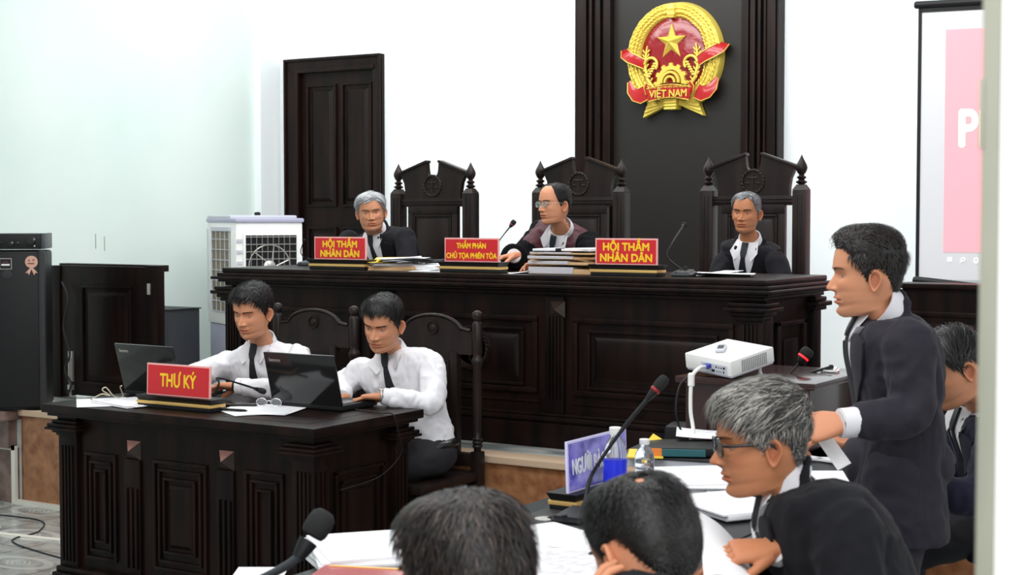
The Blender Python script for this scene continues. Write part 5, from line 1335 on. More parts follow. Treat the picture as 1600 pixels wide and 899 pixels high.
def hand(wrist, fwd, palm, side, s=1.0, curl=(25,25,25,25), spread=5, thumb=(35,20), curl2=None, voxel=.0026):
    """palm = direction the palm faces; side=+1 when the thumb lies towards fwd x palm"""
    f = Vector(fwd).normalized(); p = Vector(palm); p = (p-f*p.dot(f)).normalized(); x = f.cross(p)*side   # x towards the thumb
    w = Vector(wrist); b = MB()
    def at_(a, c, d=0): return w+(f*a+x*c+p*d)*s
    ell(b, [(at_(-.03,0), x*.026*s, p*.020*s),(at_(0,0), x*.027*s, p*.019*s),(at_(.025,.002), x*.034*s, p*.0165*s),(at_(.055,.001), x*.040*s, p*.0145*s),(at_(.080,-.001), x*.041*s, p*.0125*s),(at_(.092,-.001), x*.037*s, p*.009*s)], 20, 2.6)
    L = [(.044,.026,.021),(.048,.030,.022),(.044,.028,.021),(.034,.021,.019)]; X = [.030,.0105,-.0105,-.030]; B = [.086,.090,.086,.078]
    for k in range(4):
        c1 = curl[k]; c2 = (curl2 or curl)[k]; sp = R(spread*(1.2-k*.9)); d = (f*math.cos(sp)+x*math.sin(sp)); pos = at_(B[k]-.012, X[k]); pts = [pos]; ang = R(c1*.55); a_tot = ang
        for q, l in enumerate(L[k]):
            dd = d*math.cos(a_tot)+p*math.sin(a_tot); pos = pos+dd*(l+(.012 if q == 0 else 0))*s; pts.append(pos); a_tot += R(c2*(1.0 if q == 0 else .7))
        r = .0083-.0006*abs(k-1)-.0004*(k == 3)
        full = [pts[0], pts[0].lerp(pts[1],.5), pts[1], pts[1].lerp(pts[2],.5), pts[2], pts[2].lerp(pts[3],.6), pts[3]]
        b.tube(full, [r*s*q for q in (1.05,.98,1.04,.93,.97,.88,.70)], 12); b.ball(pts[3], r*.72*s, 10)
    t0 = at_(.018,.022,.004); d = (f*math.cos(R(thumb[0]))+x*math.sin(R(thumb[0]))+p*.25).normalized(); t1 = t0+d*.042*s
    d2 = (d*math.cos(R(thumb[1]))-x*math.sin(R(thumb[1]))*.8+p*.12).normalized(); t2 = t1+d2*.032*s; d3 = (d2-x*math.sin(R(thumb[1]))*.5).normalized(); t3 = t2+d3*.024*s
    b.tube([t0,t0.lerp(t1,.5),t1,t1.lerp(t2,.5),t2,t2.lerp(t3,.6),t3], [q*s for q in (.016,.0135,.0108,.0098,.0104,.0095,.0072)], 12); b.ball(t3,.0073*s,10)
    me = fuse(b, 'hand', voxel*s, 3, .5)
    bm = bmesh.new(); bm.from_mesh(me); vs = [v.co.copy() for v in bm.verts]; fs = [tuple(v.index for v in f_.verts) for f_ in bm.faces]; bm.free(); bpy.data.meshes.remove(me)
    return vs, fs
def limb(b, pts, keys, n=16, r=.28, nb=7):
    path = bend(*[Vector(p) for p in pts], n=nb, r=r); b.tube(path, pathrad(path, keys), n); b.ball(path[0], keys[0][1]*.98, 14); return path
def neckframe(T):
    _, sd, fw, ax = T.frame(1); a = ax.lerp(T.nd, .45).normalized(); sd = (sd-a*sd.dot(a)).normalized(); return T.N, sd, sd.cross(a).normalized(), a
def collar(T, sc, m, parent, spread=.052, drop=.070, h=.030, open_=20):
    """standing band and two pointed leaves"""
    N, sd, fw, ax = neckframe(T)
    b = MB(); rows = []
    for (dz, g) in ((-.020,.008),(.0,.007),(h*.6,.003),(h,.001),(h*1.02,.005),(h*.6,.009),(-.006,.014)):
        row = []
        for k in range(33):
            a = R(open_*.35)+R(360-open_*.7)*k/32; rr = (.0585+g)*sc
            dip = -.018*math.cos(a)*(1 if math.cos(a) > 0 else .2)*sc+.004
            row.append(N+sd*(math.sin(a)*rr)+fw*(math.cos(a)*rr)+ax*((dz+.008)*sc+dip))
        rows.append(row)
    b.grid(rows)
    for s_ in (-1,1):
        a0 = R(12); top_in = N+sd*(s_*.012*sc)+fw*(.076*sc)+ax*(.012*sc); top_out = N+sd*(s_*.066*sc)+fw*(.030*sc)+ax*(.030*sc)
        tip = T.fp(s_*spread*sc, 1-drop/T.L, .019); inn = N+sd*(s_*.010*sc)+fw*(.080*sc)+ax*(-.006*sc)
        out = T.fp(s_*.084*sc, 1-.028/T.L, .017) 
        P = []
        for i in range(6):
            u = i/5; a = top_in.lerp(top_out, u); c = inn.lerp(tip, min(1,u*1.6)) if u < .62 else tip.lerp(out, (u-.62)/.38)
            P.append([a.lerp(c, v/4)+fw*(.004*math.sin(math.pi*v/4)) for v in range(5)])
        b.grid(P); b.grid([[q-fw*.003 for q in r_] for r_ in P])
    return b.build('collar', m, parent, 50)
def tie(T, m, parent, t1=.35, w=.038, off=.012, x0=0.0, sc=1.0):
    b = MB()
    tk = 1-.052/T.L; T.patch(b, 1-.030/T.L, tk, lambda u: -.016+.006*u, lambda u: .016-.006*u, 4, 4, off+.007, .010, .016)
    T.patch(b, tk, t1, lambda u: x0*u-(.010+(w-.012)*min(1,u*1.3)), lambda u: x0*u+(.010+(w-.012)*min(1,u*1.3)), 16, 4, off+.002, .004)
    return b.build('necktie', m, parent, 60)
def trousers(p, P, kneeR, kneeL, ankR, ankL, k=1.0, m='trousers', hs=Vector((1,0,0))):
    b = MB(); P = Vector(P); hs = hs.normalized()
    for kn, an, s_ in ((kneeR,ankR,-1),(kneeL,ankL,1)):
        limb(b, (P+hs*(s_*.085), Vector(kn), Vector(an)), ((0,.098*k),(.25,.088*k),(.5,.066*k),(.75,.060*k),(1,.058*k)), 18, .2)
    b.ball(P, .13*k, 18, (1.25,1,.85)); me = fuse(b, 'trousers', .012, 5); wrinkle(me, .004, 14, 3)
    link('trousers', me, m, p.t, 179)
    for kn, an in ((kneeR,ankR),(kneeL,ankL)):
        an = Vector(an); d = Vector(kn)-an; d = Vector(p.toe) if hasattr(p,'toe') else Vector((0,-1,0)); d.z = 0; d.normalize(); s_ = d.cross(Vector((0,0,1)))
        b = MB(); z0 = an.z-.075
        ell(b, [(Vector((an.x,an.y,z0+.045))-d*.07, s_*.030, Vector((0,0,1))*.04),(Vector((an.x,an.y,z0+.05))-d*.03, s_*.040, Vector((0,0,1))*.05),(Vector((an.x,an.y,z0+.05))+d*.04, s_*.042, Vector((0,0,1))*.05),(Vector((an.x,an.y,z0+.035))+d*.12, s_*.046, Vector((0,0,1))*.034),(Vector((an.x,an.y,z0+.028))+d*.18, s_*.034, Vector((0,0,1))*.026),(Vector((an.x,an.y,z0+.024))+d*.205, s_*.015, Vector((0,0,1))*.016)], 18, 2.6)
        b.build('shoe', 'shoe', p.t, 60)
def finish_body(p, T, arms, hands):
    """inner body joined to the head in one mesh"""
    b = MB(); ell(b, T.rings(-.024, tmax=.95), 24)
    for pts in arms: limb(b, pts, ((0,.048),(.45,.040),(.55,.038),(1,.025)), 14)
    me = fuse(b, 'body', .014, 3); k = len(p.body.v)
    p.body.add([v.co.copy() for v in me.vertices], [tuple(f.vertices) for f in me.polygons]); bpy.data.meshes.remove(me)
    for vs, fs in hands:
        k = len(p.body.v); p.body.add(vs, fs)
        for i in range(k, len(p.body.v)): p.body.c[i] = (1,.93,.90)
    return p.body.build('body', p.skin, p.t, 179)
def glasses(p, m_frame, temple=1.15, half=.031, h=.016, w=.024, thick=.0014, dark=False, z0=.002, f0=.098):
    g = MB(); 
    for s_ in (-1,1):
        pts = []
        for q in range(0, 361, 15):
            a = R(q); ca, sa = math.cos(a), math.sin(a); pts.append(p.hw(s_*half+w*math.copysign(abs(ca)**.7, ca), f0-.10*abs(s_*half+w*ca)*.8, z0+h*math.copysign(abs(sa)**.7, sa)))
        g.tube(pts, thick*p.sc, 8)
        g.tube([p.hw(s_*(half+w), f0-.006, z0+h*.55), p.hw(s_*.072*p.wide, f0-.018, z0+h*.55), p.hw(s_*.080*p.wide, .03, z0+h*.5), p.hw(s_*.082*p.wide, -.006, z0+.006), p.hw(s_*.080*p.wide, -.022, z0-.012)], thick*temple*p.sc, 8)
    g.tube([p.hw(-(half-w)-.001, f0-.003, z0+.003), p.hw(0, f0+.002, z0+.006), p.hw((half-w)+.001, f0-.003, z0+.003)], thick*p.sc, 8)
    o = g.build('glasses', m_frame, p.t, 60); l = MB()
    for s_ in (-1,1):
        ring = [p.hw(s_*half+w*.97*math.copysign(abs(math.cos(R(q)))**.7, math.cos(R(q))), f0-.08*abs(s_*half+w*math.cos(R(q))), z0+h*.97*math.copysign(abs(math.sin(R(q)))**.7, math.sin(R(q)))) for q in range(0,360,15)]
        nrm = p.Rh @ Vector((0,.0010*p.sc,0)); l.add(ring+[q+nrm for q in ring], [tuple(range(24)), tuple(range(24,48))[::-1]]+[(i,(i+1)%24,(i+1)%24+24,i+24) for i in range(24)])
    l.build('lenses', 'lens', o); return o
def hc_black(rg, x, f, z): v = rg.uniform(.5,1.5); return (.010*v,.009*v,.009*v)
def hc_brown(rg, x, f, z): v = rg.uniform(.5,1.8); return (.016*v,.011*v,.010*v)
def hc_white(rg, x, f, z): v = rg.uniform(.45,1.1); return (.62*v,.64*v,.66*v) if rg.rand() < .85 else (.16,.16,.17)
def hc_grey(rg, x, f, z): v = rg.uniform(.3,1.1); return (.40*v,.42*v,.44*v) if rg.rand() < .75 else (.04,.04,.045)
def hc_saltpepper(rg, x, f, z):
    v = rg.uniform(.35,1.15); q = .60 if (f > -.02 and z > -.02) else .38; return (.44*v,.42*v,.38*v) if rg.rand() < q else (.035,.032,.03)
def hc_streak(rg, x, f, z): v = rg.uniform(.5,1.6); return (.011*v,.010*v,.010*v) if rg.rand() < .93 else (.10,.09,.085)

def suit(p, T, shR, elR, wrR, shL, elL, wrL, m='suit', shirt=True, vdepth=.42, vx=.062, tie_m='tie', k=1.0, skirt=None, cuff=True, amp=.005, seed=0, lapel_m=None, tie_x=0, tie_t=.38, t0=0, kind='suit_jacket', sleeve=1.0, collar_h=.036, sleeves=((.064,.058,.054,.045,.040),)*2):
    T.nd = p.nd; b = MB(); tm = 2 if kind == 'shirt' else .985; ell(b, T.rings(.0, t0, skirt, tm), 30, 2.5)
    for (sh, el, wr), sl in zip(((shR,elR,wrR),(shL,elL,wrL)), sleeves):
        sh, el, wr = Vector(sh), Vector(el), Vector(wr); end = wr-(wr-el).normalized()*.022
        limb(b, (sh, el, end), ((0,sl[0]*k),(.22,sl[1]*k*1.02),(.5,sl[2]*k),(.78,sl[3]*k),(1,sl[4]*k)), 18)
    _, sd, fw, ax = neckframe(T)
    if kind == 'suit_jacket': b.tube([T.N+sd*(math.sin(a)*.073)+fw*(math.cos(a)*.073)+ax*(.002-.010*math.cos(a)-.03*max(0,math.cos(a))) for a in [R(q) for q in range(92,269,11)]], .012, 8)
    me = fuse(b, kind, .0085, 5); wrinkle(me, amp, 11, seed, (1,1,.8)); wrinkle(me, amp*.4, 30, seed+5, (1,1,.6))
    if kind == 'robe':      # maroon yoke woven into the robe
        c0, sd0, _, ax0 = T.frame(.7); fw0 = T.frame(.7)[2]; mi = []
        for f_ in me.polygons:
            q = f_.center-T.P; t_ = q.dot(ax0)/T.L; x_ = abs((f_.center-T.frame(min(1,max(0,t_)))[0]).dot(sd0))
            d_ = (f_.center-T.frame(min(1,max(0,t_)))[0]).dot(fw0); lim = .085+.070*min(1,max(0,(t_-.55)/.35)); mi.append(1 if (t_ > .28 and x_ < lim and d_ < .150 and ((f_.center-c0).dot(fw0) > -.02 or t_ > .84)) else 0)
        me.polygons.foreach_set('material_index', mi); link(kind, me, [m,'maroon'], p.t, 179)
    else: link(kind, me, m, p.t, 179)
    T.attach(0, tm, [(Vector(a_),Vector(c_),.077) for a_, c_ in ((shR,elR),(shL,elL))] if kind == 'robe' else ())
    return me
def suit_front(p, T, m, vdepth=.42, vx=.062, tie_m='tie', tie_x=0, tie_t=.38, lapel=True, lap_w=.075, shirt_m='shirt', sc=1.0):
    b = MB(); T.patch(b, 1-.030/T.L, vdepth, lambda u: -vx*(1-u**1.6)-.001, lambda u: vx*(1-u**1.6)+.001, 18, 8, .006, .003, .004); sh = b.build('shirt_front', shirt_m, p.t, 60)
    if tie_m: tie(T, tie_m, p.t, max(tie_t, vdepth+.01), .030, .010, tie_x)
    if lapel:
        for s_ in (-1,1):
            b = MB(); notch = lambda u: lap_w*(1.0 if u < .30 else (.62+.5*(1-u)))*(min(1,u*8+.35))*(1-.75*max(0,u-.55)/.45)
            T.patch(b, 1-.045/T.L, vdepth-.01, lambda u: s_*(vx*1.02*(1-u**1.6)), lambda u: s_*(vx*1.02*(1-u**1.6)+notch(u)), 18, 5, .011, .006); b.build('lapel', m, p.t, 50)
    return sh
def cuffs(p, pairs, r=.034, L=.022, m='shirt'):
    for el, wr in pairs:
        el, wr = Vector(el), Vector(wr); d = (wr-el).normalized(); b = MB()
        b.tube([wr-d*.035, wr-d*.02, wr+d*(L-.014), wr+d*(L-.012), wr+d*(L-.03)], [r,r*1.0,r*.98,r*.86,r*.82], 20); b.build('shirt_cuff', m, p.t, 60)
def hc_thin(rg, x, f, z):
    v = rg.uniform(.5,1.5); c = (.018,.014,.013) if rg.rand() < .88 else (.07,.048,.038); return tuple(q*v for q in c)
SEAT = PZ+.47
# ---- C: right judge
def seated_legs(p, P, fw, sd, floor, knee_h=.50, spread=.11, reach=.42, P0=None, kx=0):
    P = Vector(P); kn = [P+fw*reach+sd*(s_*spread+kx)+Vector((0,0,floor+knee_h-P.z)) for s_ in (-1,1)]
    an = [k+fw*.0-Vector((0,0,k.z-floor-.075)) for k in kn]; p.toe = fw
    trousers(p, P, kn[0], kn[1], an[0], an[1], hs=sd)
def person_seated(label, head, yaw, P, N, shR, shL, elR, wrR, elL, wrL, floor, legfw, **k):
    p = Person(label, (P[0],P[1],floor), head, yaw, **{q:k[q] for q in ('pitch','roll','scale','wide','jaw','skin','age','mouth','gaze','lid','nose') if q in k})
    T = Torso(P, N, shR, shL, k.get('hipside'), k.get('k',1.0), k.get('bow',.03), k.get('belly',0))
    c, sd, fw, ax = T.frame(1); p.make_head(T.N, fw, sd, **k.get('headk',{}))
    return p, T
def V3(*a): return Vector(a)
# judge C
H = at(1166,333,7.72); N = at(1172,378,7.80); shR, shL = at(1130,413,7.82), at(1213,411,7.68)
P = V3(-3.16,7.36,PZ+.56); elR, elL = at(1112,470,7.70), at(1232,470,7.55); wrR, wrL = at(1135,446,7.30), at(1170,440,7.22)
p, T = person_seated('person in a black suit with short grey hair seated at the right of the bench', H, 5, P, N, shR, shL, elR, wrR, elL, wrL, PZ, V3(0,-1,0), scale=.86, skin='skin2', age=1.0, wide=.98, gaze=(-4,-4), lid=(10,12), pitch=4, roll=2)
p.hair('widow', hc_grey, .007, .024, 3000, 'sideR', .3, .0012, 1.3, .2, 3, None, (.09,.09,.10))
suit(p, T, shR, elR, wrR, shL, elL, wrL, 'suit', k=.92, seed=1)
suit_front(p, T, 'suit', .45, .058); collar(T, .86, 'shirt', p.t)
hd = hand(wrL, V3(-.5,-.75,.0), V3(0,0,-1), -1, .95, (30,34,36,38)); hr = hand(wrR, V3(.3,-.9,0), V3(0,0,-1), 1, .95)
finish_body(p, T, ((shR,elR,wrR),(shL,elL,wrL)), (hd,hr)); cuffs(p, ((elR,wrR),(elL,wrL)))
b = MB(); b.tube([wrL+V3(.02,.02,0)+V3(.0,.03*math.cos(a),.03*math.sin(a)) for a in [R(q) for q in range(0,361,30)]], .006, 8); b.build('wristwatch', 'silver', p.t, 60)
seated_legs(p, P, V3(0,-1,0), V3(1,0,0), PZ)

# judge A
H = at(580,332,8.92); N = at(588,361,9.05); shR, shL = at(545,376,9.10), at(633,371,8.92)
P = V3(-5.42,7.46,PZ+.56); elR, elL = at(533,440,8.95), at(640,440,8.72); wrR, wrL = at(560,470,8.5), at(610,470,8.4)
p, T = person_seated('person in a black suit with white hair seated at the left of the bench', H, 36, P, N, shR, shL, elR, wrR, elL, wrL, PZ, V3(0,-1,0), scale=.93, skin='skin', age=.8, wide=1.05, jaw=1.06, gaze=(-3,-2), lid=(10,11), pitch=6, roll=-4, headk=dict(brow=(.12,.11,.10)))
p.hair('full', hc_white, .012, .040, 3200, 'sideR', .35, .0016, 1.3, .16, 5, None, (.30,.31,.32))
suit(p, T, shR, elR, wrR, shL, elL, wrL, 'suit', k=1.0, seed=4)
suit_front(p, T, 'suit', .40, .062); collar(T, .93, 'shirt', p.t)
b = MB(); q = T.fp(.098, .70, .014); b.ball(q, .008, 10); b.build('lapel_pin', 'ribbon', p.t, 60)
finish_body(p, T, ((shR,elR,wrR),(shL,elL,wrL)), (hand(wrR, V3(.6,-.8,0), V3(0,0,-1), 1),hand(wrL, V3(-.5,-.8,0), V3(0,0,-1), -1)))
cuffs(p, ((elR,wrR),(elL,wrL))); seated_legs(p, P, V3(0,-1,0), V3(1,0,0), PZ)
# judge B, robe
H = at(866,320,8.02); N = at(877,358,8.12); shR, shL = at(838,377,8.22), at(921,382,7.95)
P = V3(-4.28,7.46,PZ+.56); elR, elL = at(806,418,8.10), at(944,425,7.75); wrR, wrL = at(789,396,7.62), at(862,412,7.62)
wrR = at(803,400,7.68)
p, T = person_seated('person in a black and maroon robe and glasses speaking in the middle of the bench', H, -22, P, N, shR, shL, elR, wrR, elL, wrL, PZ, V3(0,-1,0), scale=.90, skin='skin', age=.4, wide=1.03, jaw=1.05, mouth=.35, gaze=(-6,-2), lid=(14,13), pitch=1, headk=dict())
p.hair('receding', hc_black, .010, .030, 3000, 'back', .25, .0012, 1.2, .15, 6)
glasses(p, 'silver', h=.0155, w=.0235, thick=.0011)
suit(p, T, shR, elR, wrR, shL, elL, wrL, 'robe', k=1.0, seed=8, amp=.008, kind='robe', sleeves=((.074,.078,.074,.070,.066),)*2)
for s_ in (-1,1):
    b = MB(); pts = [T.fp(s_*(.085+.070*min(1,max(0,(u-.55)/.35))), u, .004) for u in [.82-.50*k/14 for k in range(15)]]; b.tube(pts, .003, 6); b.build('robe_piping', 'orangetrim', p.t, 60)
suit_front(p, T, 'robe', .42, .050, 'tie2', lapel=False); collar(T, .92, 'shirt', p.t)
hr = hand(wrR, V3(-.45,-.85,-.12), V3(.1,-.2,-1), 1, .98, (30,34,38,42), 6, (38,20)); hl = hand(at(856,411,7.60), V3(-.90,-.25,-.10), V3(.1,-.5,-.8), -1, .96, (26,32,38,44), 5, (40,15))
finish_body(p, T, ((shR,elR,wrR),(shL,elL,at(862,412,7.62))), (hr,hl)); cuffs(p, ((elR,wrR),(elL,at(862,412,7.62))), r=.036); seated_legs(p, P, V3(0,-1,0), V3(1,0,0), PZ)

def shirt_person(p, T, shR, elR, wrR, shL, elL, wrL, hands, seed, tie_t, tie_x=0):
    suit(p, T, shR, elR, wrR, shL, elL, wrL, 'shirt', k=.97, seed=seed, amp=.010, kind='shirt', sleeves=((.064,.060,.056,.050,.042),)*2)
    tie(T, 'tie', p.t, tie_t, .030, .008, tie_x); collar(T, .95, 'shirt', p.t, .050, .075)
    b = MB(); T.patch(b, 1-.03/T.L, .12, lambda u: -.014, lambda u: .014, 18, 2, .003, .002); b.build('button_placket', 'shirt', p.t, 50)
    finish_body(p, T, ((shR,elR,wrR),(shL,elL,wrL)), hands)
    for el, wr in ((elR,wrR),(elL,wrL)):
        d = (wr-el).normalized(); b = MB(); b.tube([wr-d*.055, wr-d*.05, wr+d*.004, wr+d*.008, wr-d*.02], [.036,.039,.037,.033,.030], 20); b.build('shirt_cuff', 'shirt', p.t, 60)
    c, sd, fw, ax = T.frame(0.0); b = MB()
    b.tube([c+sd*(.170*math.sin(R(q)))+fw*(.125*math.cos(R(q)))+ax*.0 for q in range(0,361,12)], .016, 8, flat=1.3); b.build('belt', 'shoe', p.t, 60)
# D, left secretary
H = at(394,487,6.93); N = at(410,538,7.08); shR, shL = at(360,568,7.16), at(466,558,7.02)
P = V3(-4.70,5.42,.57); elR, elL = at(304,588,7.00), at(470,612,6.62); wrR, wrL = at(268,604,6.82), at(372,604,6.68)
p, T = person_seated('person in a white shirt and black tie at the left laptop, looking down', H, 7, P, N, shR, shL, elR, wrR, elL, wrL, 0, V3(0,-1,0), scale=1.0, skin='skin', wide=1.0, gaze=(-4,-18), lid=(8,16), pitch=15, roll=3)
p.hair('full', hc_black, .014, .034, 3200, 'forward', .55, .0014, 1.35, .22, 11)
shirt_person(p, T, shR, elR, wrR, shL, elL, wrL, (hand(wrR, V3(-.6,-.5,-.35), V3(0,0,-1), 1, 1, (20,24,28,30)), hand(wrL, V3(-.92,-.25,-.02), V3(.1,-.3,-1), -1, 1, (24,26,30,32), 4)), 12, .45)
seated_legs(p, P, V3(0,-1,0), V3(1,0,0), 0, reach=.36)
b = MB(); d = (wrL-elL).normalized(); x = d.cross(V3(0,0,1)).normalized(); b.tube([wrL+d*.014+x*(.029*math.cos(R(q)))+V3(0,0,1)*(.024*math.sin(R(q))) for q in range(0,361,24)], .004, 8); b.build('wristwatch', 'black', p.t, 60)
# E, right secretary
H = at(598,506,6.60); N = at(613,552,6.74); shR, shL = at(566,580,6.80), at(673,570,6.68)
P = V3(-3.88,5.45,.575); elR, elL = at(531,604,6.82), at(678,634,6.50); wrR, wrL = at(534,622,6.62), at(600,620,6.47)
p, T = person_seated('person in a white shirt and black tie typing on the right laptop, head bowed', H, 10, P, N, shR, shL, elR, wrR, elL, wrL, 0, V3(0,-1,0), scale=1.0, skin='skin', wide=1.0, gaze=(-4,-22), lid=(4,17), pitch=19, roll=5)
p.hair('full', hc_black, .013, .028, 3200, 'forward', .35, .0014, 1.2, .12, 13)
shirt_person(p, T, shR, elR, wrR, shL, elL, wrL, (hand(wrR, V3(-.35,-.85,-.1), V3(0,0,-1), 1, 1, (24,26,28,30)), hand(wrL, V3(-.93,-.33,-.05), V3(.05,-.15,-1), -1, 1, (18,22,26,30), 7, (38,18), (34,36,38,40))), 14, .40, -.01)
b = MB(); d = (wrL-elL).normalized(); x = d.cross(V3(0,0,1)).normalized(); b.tube([wrL+d*.012+x*(.030*math.cos(R(q)))+V3(0,0,1)*(.026*math.sin(R(q))) for q in range(0,361,24)], .005, 8); b.ball(wrL+d*.012+V3(0,0,.028), .014, 10, (1,1,.4)); b.build('wristwatch', 'silver', p.t, 60)
seated_legs(p, P, V3(0,-1,0), V3(1,0,0), 0, reach=.36, spread=.08, kx=-.17)
# F, standing
H = at(1354,431,4.24); N = at(1383,490,4.26); shR, shL = at(1378,524,4.44), at(1420,538,4.08)
P = at(1402,722,4.26); elR, elL = at(1385,650,4.56), at(1428,652,4.02); wrR, wrL = at(1335,694,4.36), at(1322,661,3.98)
LF = (-_r*1.0+_f*.25); LF.z = 0; LF.normalize(); LS = V3(0,0,1).cross(LF)*1.0
p = Person('person in a dark suit standing at the table and speaking, holding papers', (P.x,P.y,0), H, -62, 2, 0, scale=.99, wide=.98, skin='skin', gaze=(0,-4), lid=(12,14), mouth=.25, jaw=1.0, nose=.88)
T = Torso(P, N, shR, shL, None, 1.0, .02); c, sd, fw, ax = T.frame(1); p.make_head(T.N, fw, sd)
p.hair('full', hc_brown, .018, .034, 4600, 'up', .8, .0013, 1.3, .5, 15, fade=.14, sidel=.12)
suit(p, T, shR, elR, wrR, shL, elL, wrL, 'suit2', k=1.0, seed=16, amp=.007, skirt=.22, sleeves=((.074,.066,.060,.054,.047),)*2)
suit_front(p, T, 'suit2', .36, .060); collar(T, 1.0, 'shirt', p.t, h=.046)
cuffs(p, ((elR,wrR),(elL,wrL)), r=.040, L=.03)
hl = hand(wrL, V3(*(-_r*.9+_f*.1))+V3(0,0,-.18), V3(*_f)*.7+V3(0,0,-.7), 1 if False else -1, 1.05, (35,42,48,52), 3, (40,20)); hr = hand(wrR, V3(*(-_r*.95))+V3(0,0,.12), V3(*(-_f))*.4+V3(0,0,.9), -1, 1.0, (45,50,52,55), 3)
finish_body(p, T, ((shR,elR,wrR),(shL,elL,wrL)), (hl,hr))
kR, kL = P+LS*-.10+V3(0,0,-.42)+LF*.02, P+LS*.10+V3(0,0,-.42)+LF*.02
aR, aL = V3(kR.x,kR.y,.08)-LF*.02, V3(kL.x,kL.y,.08)-LF*.03; p.toe = LF; trousers(p, P, kR, kL, aR, aL, 1.0, 'suit2', LS)
b = MB(); q = at(1285,688,4.08); X_ = (-_r*.6+_f*.3).normalized(); mt = Matrix.Translation(q) @ Matrix.Rotation(R(40),4,'X'); 
for k in range(3):
    o_ = q+V3(.004*k,.004*k,.002*k); b.add([o_+_r*-.05+_u*.05, o_+_r*-.02+_u*.055, o_+_r*.055-_u*.06-_f*.05, o_+_r*.03-_u*.075-_f*.05], [(0,1,2,3)])
o = b.build('folded_paper', 'paper'); origin(o, q); tag(o, 'folded white paper held in the hands of the standing man', 'paper')
# G, seated behind
H = at(1488,574,4.72); N = at(1534,634,4.80); shR, shL = at(1510,668,4.98), at(1566,684,4.60)
P = at(1570,800,4.86); elR, elL = at(1470,745,4.95), at(1535,780,4.45); wrR, wrL = at(1420,740,4.85), at(1450,770,4.5)
p = Person('person with slicked black hair in a navy suit bowed behind the standing man', (P.x,P.y,0), H, -48, 24, 0, scale=1.02, skin='skin', gaze=(0,-20), lid=(0,15))
T = Torso(P, N, shR, shL, None, 1.02, .04, .02); c, sd, fw, ax = T.frame(1); p.make_head(T.N, fw, sd)
p.hair('widow', hc_streak, .010, .045, 3600, 'side', .18, .0013, 1.2, .10, 17)
suit(p, T, shR, elR, wrR, shL, elL, wrL, 'suit3', k=1.02, seed=18, amp=.008, skirt=.10, sleeves=((.074,.068,.062,.056,.050),)*2)
suit_front(p, T, 'suit3', .40, .055); collar(T, 1.0, 'shirt', p.t); cuffs(p, ((elR,wrR),(elL,wrL)))
finish_body(p, T, ((shR,elR,wrR),(shL,elL,wrL)), (hand(wrR, V3(-1,0,0), V3(0,0,-1), 1),hand(wrL, V3(-1,.1,0), V3(0,0,-1), -1)))
seated_legs(p, P, V3(-1,0,0), V3(0,-1,0), 0, reach=.35)
# H, man with glasses
H = at(1188,692,3.28); N = at(1240,768,3.30); shR, shL = at(1246,812,3.46), at(1322,836,3.08)
P = V3(-1.04,3.02,.60); elR, elL = at(1300,905,3.30), at(1345,985,2.96); wrR, wrL = at(1212,858,3.16), at(1225,950,2.95)
p = Person('person with tousled grey hair and black glasses in a black suit, seen in profile', (P.x,P.y,0), H, -55, 6, 0, scale=.98, skin='skin2', age=.35, wide=1.0, gaze=(0,-12), lid=(4,15))
T = Torso(P, N, shR, shL, V3(0,-1,0), 1.08, .06, .02); c, sd, fw, ax = T.frame(1); p.make_head(T.N, fw, sd, brow=(.02,.02,.02))
p.hair('widow', hc_saltpepper, .020, .052, 9500, 'forward', .45, .0010, 1.2, .40, 19, None, (.06,.057,.052), fade=.20, sidel=.10)
glasses(p, 'glassframe', 1.7, h=.0165, w=.0255, thick=.0021)
suit(p, T, shR, elR, wrR, shL, elL, wrL, 'suit', k=1.04, seed=20, amp=.006, sleeves=((.076,.068,.060,.052,.046),)*2)
suit_front(p, T, 'suit', .40, .058); collar(T, 1.0, 'shirt', p.t, h=.040); cuffs(p, ((elR,wrR),(elL,wrL)))
hr = hand(wrR, V3(*(-_r*.97))+V3(0,0,-.05)+V3(*_f)*-.1, V3(0,0,-1)+V3(*_f)*.35, 1, 1.0, (26,30,34,38), 4, (38,22)); hl = hand(wrL, V3(-1,.1,0), V3(0,0,-1), -1)
finish_body(p, T, ((shR,elR,wrR),(shL,elL,wrL)), (hr,hl)); seated_legs(p, P, V3(-1,0,0), V3(0,-1,0), 0, reach=.40)
b = MB(); P_ = []
for i in range(9):
    u = i/8; a = at(1092,800,3.30).lerp(at(1100,905,3.0), u); c_ = at(1160,860,3.36).lerp(at(1185,915,3.05), u)
    P_.append([a.lerp(c_, v/8)+V3(0,0,.012*math.sin(math.pi*v/8)) for v in range(9)])
b.grid(P_); b.grid([[q-V3(0,0,.0008) for q in r_] for r_ in P_]); o = b.build('paper_sheet', 'paper', None, 60); origin(o, P_[0][0]); tag(o, 'printed white page held up by the man with glasses', 'paper')
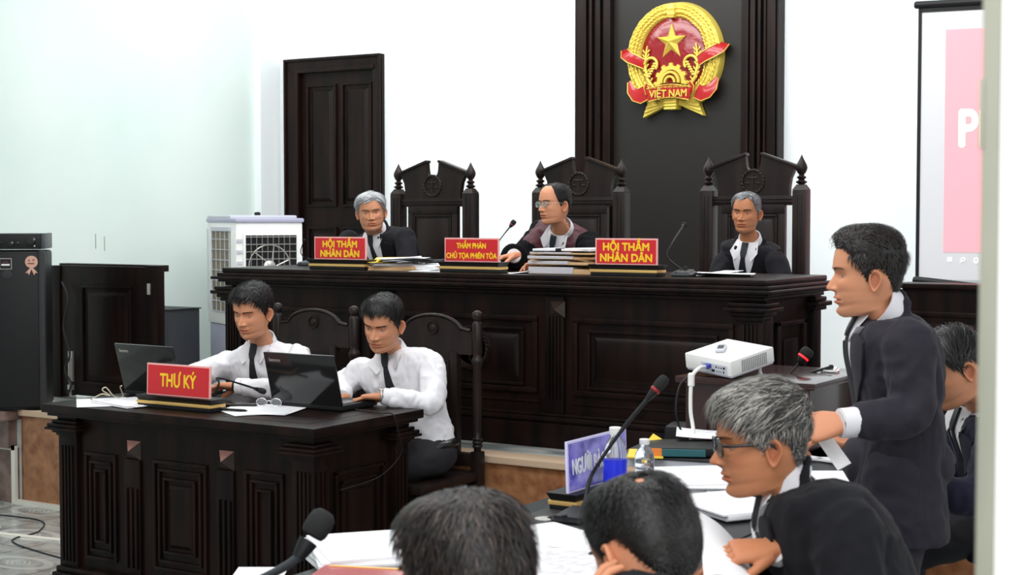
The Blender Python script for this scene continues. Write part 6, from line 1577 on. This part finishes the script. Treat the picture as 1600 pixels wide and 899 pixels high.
# I, nearest centre head with a bald spot
H = at(1008,862,2.52); N = at(1042,958,2.58); shR, shL = at(1118,955,2.68), at(955,992,2.34)
P = V3(-.88,1.97,.60); elR, elL = at(1100,1150,2.62), at(900,1170,2.1); wrR, wrL = at(960,1080,2.75), at(955,1045,2.36)
p = Person('person with short black hair and a small bald spot seen from behind in the foreground', (P.x,P.y,0), H, -112, 26, 0, scale=1.02, skin='skin', wide=1.02)
T = Torso(P, N, shR, shL, V3(0,-1,0), 1.0, .06); c, sd, fw, ax = T.frame(1); p.make_head(T.N, fw, sd)
p.hair('full', hc_black, .010, .014, 6500, 'down', .35, .0011, 1.0, .3, 21, (.020,-.060,.017), fade=.6)
suit(p, T, shR, elR, wrR, shL, elL, wrL, 'suit', k=1.0, seed=22)
collar(T, 1.02, 'shirt', p.t); cuffs(p, ((elR,wrR),(elL,wrL)))
finish_body(p, T, ((shR,elR,wrR),(shL,elL,wrL)), (hand(wrR, V3(-1,0,0), V3(0,0,-1), 1),hand(wrL, V3(-.5,.2,.9), V3(.6,.5,0), 1, 1.0, (30,34,38,42)))); seated_legs(p, P, V3(-1,0,0), V3(0,-1,0), 0, reach=.38)
# J, nearest left head
H = at(727,908,2.28); N = at(756,1015,2.34); shR, shL = at(845,1040,2.46), at(660,1075,2.14)
P = V3(-.90,1.45,.60); elR, elL = at(850,1250,2.25), at(600,1280,1.85); wrR, wrL = at(640,1200,2.4), at(520,1180,2.1)
p = Person('person with thin dark hair seen from behind at the bottom of the foreground', (P.x,P.y,0), H, -96, 8, 0, scale=1.05, skin='skin', wide=1.02)
T = Torso(P, N, shR, shL, V3(0,-1,0), 1.0, .06); c, sd, fw, ax = T.frame(1); p.make_head(T.N, fw, sd)
p.hair('full', hc_thin, .013, .030, 6000, 'down', .4, .0013, 1.1, .3, 23, None, (.016,.012,.010), fade=.5)
suit(p, T, shR, elR, wrR, shL, elL, wrL, 'suit', k=1.0, seed=24)
collar(T, 1.02, 'shirt', p.t); cuffs(p, ((elR,wrR),(elL,wrL)))
finish_body(p, T, ((shR,elR,wrR),(shL,elL,wrL)), (hand(wrR, V3(-1,0,0), V3(0,0,-1), 1),hand(wrL, V3(-1,.1,0), V3(0,0,-1), -1))); seated_legs(p, P, V3(-1,0,0), V3(0,-1,0), 0, reach=.38)
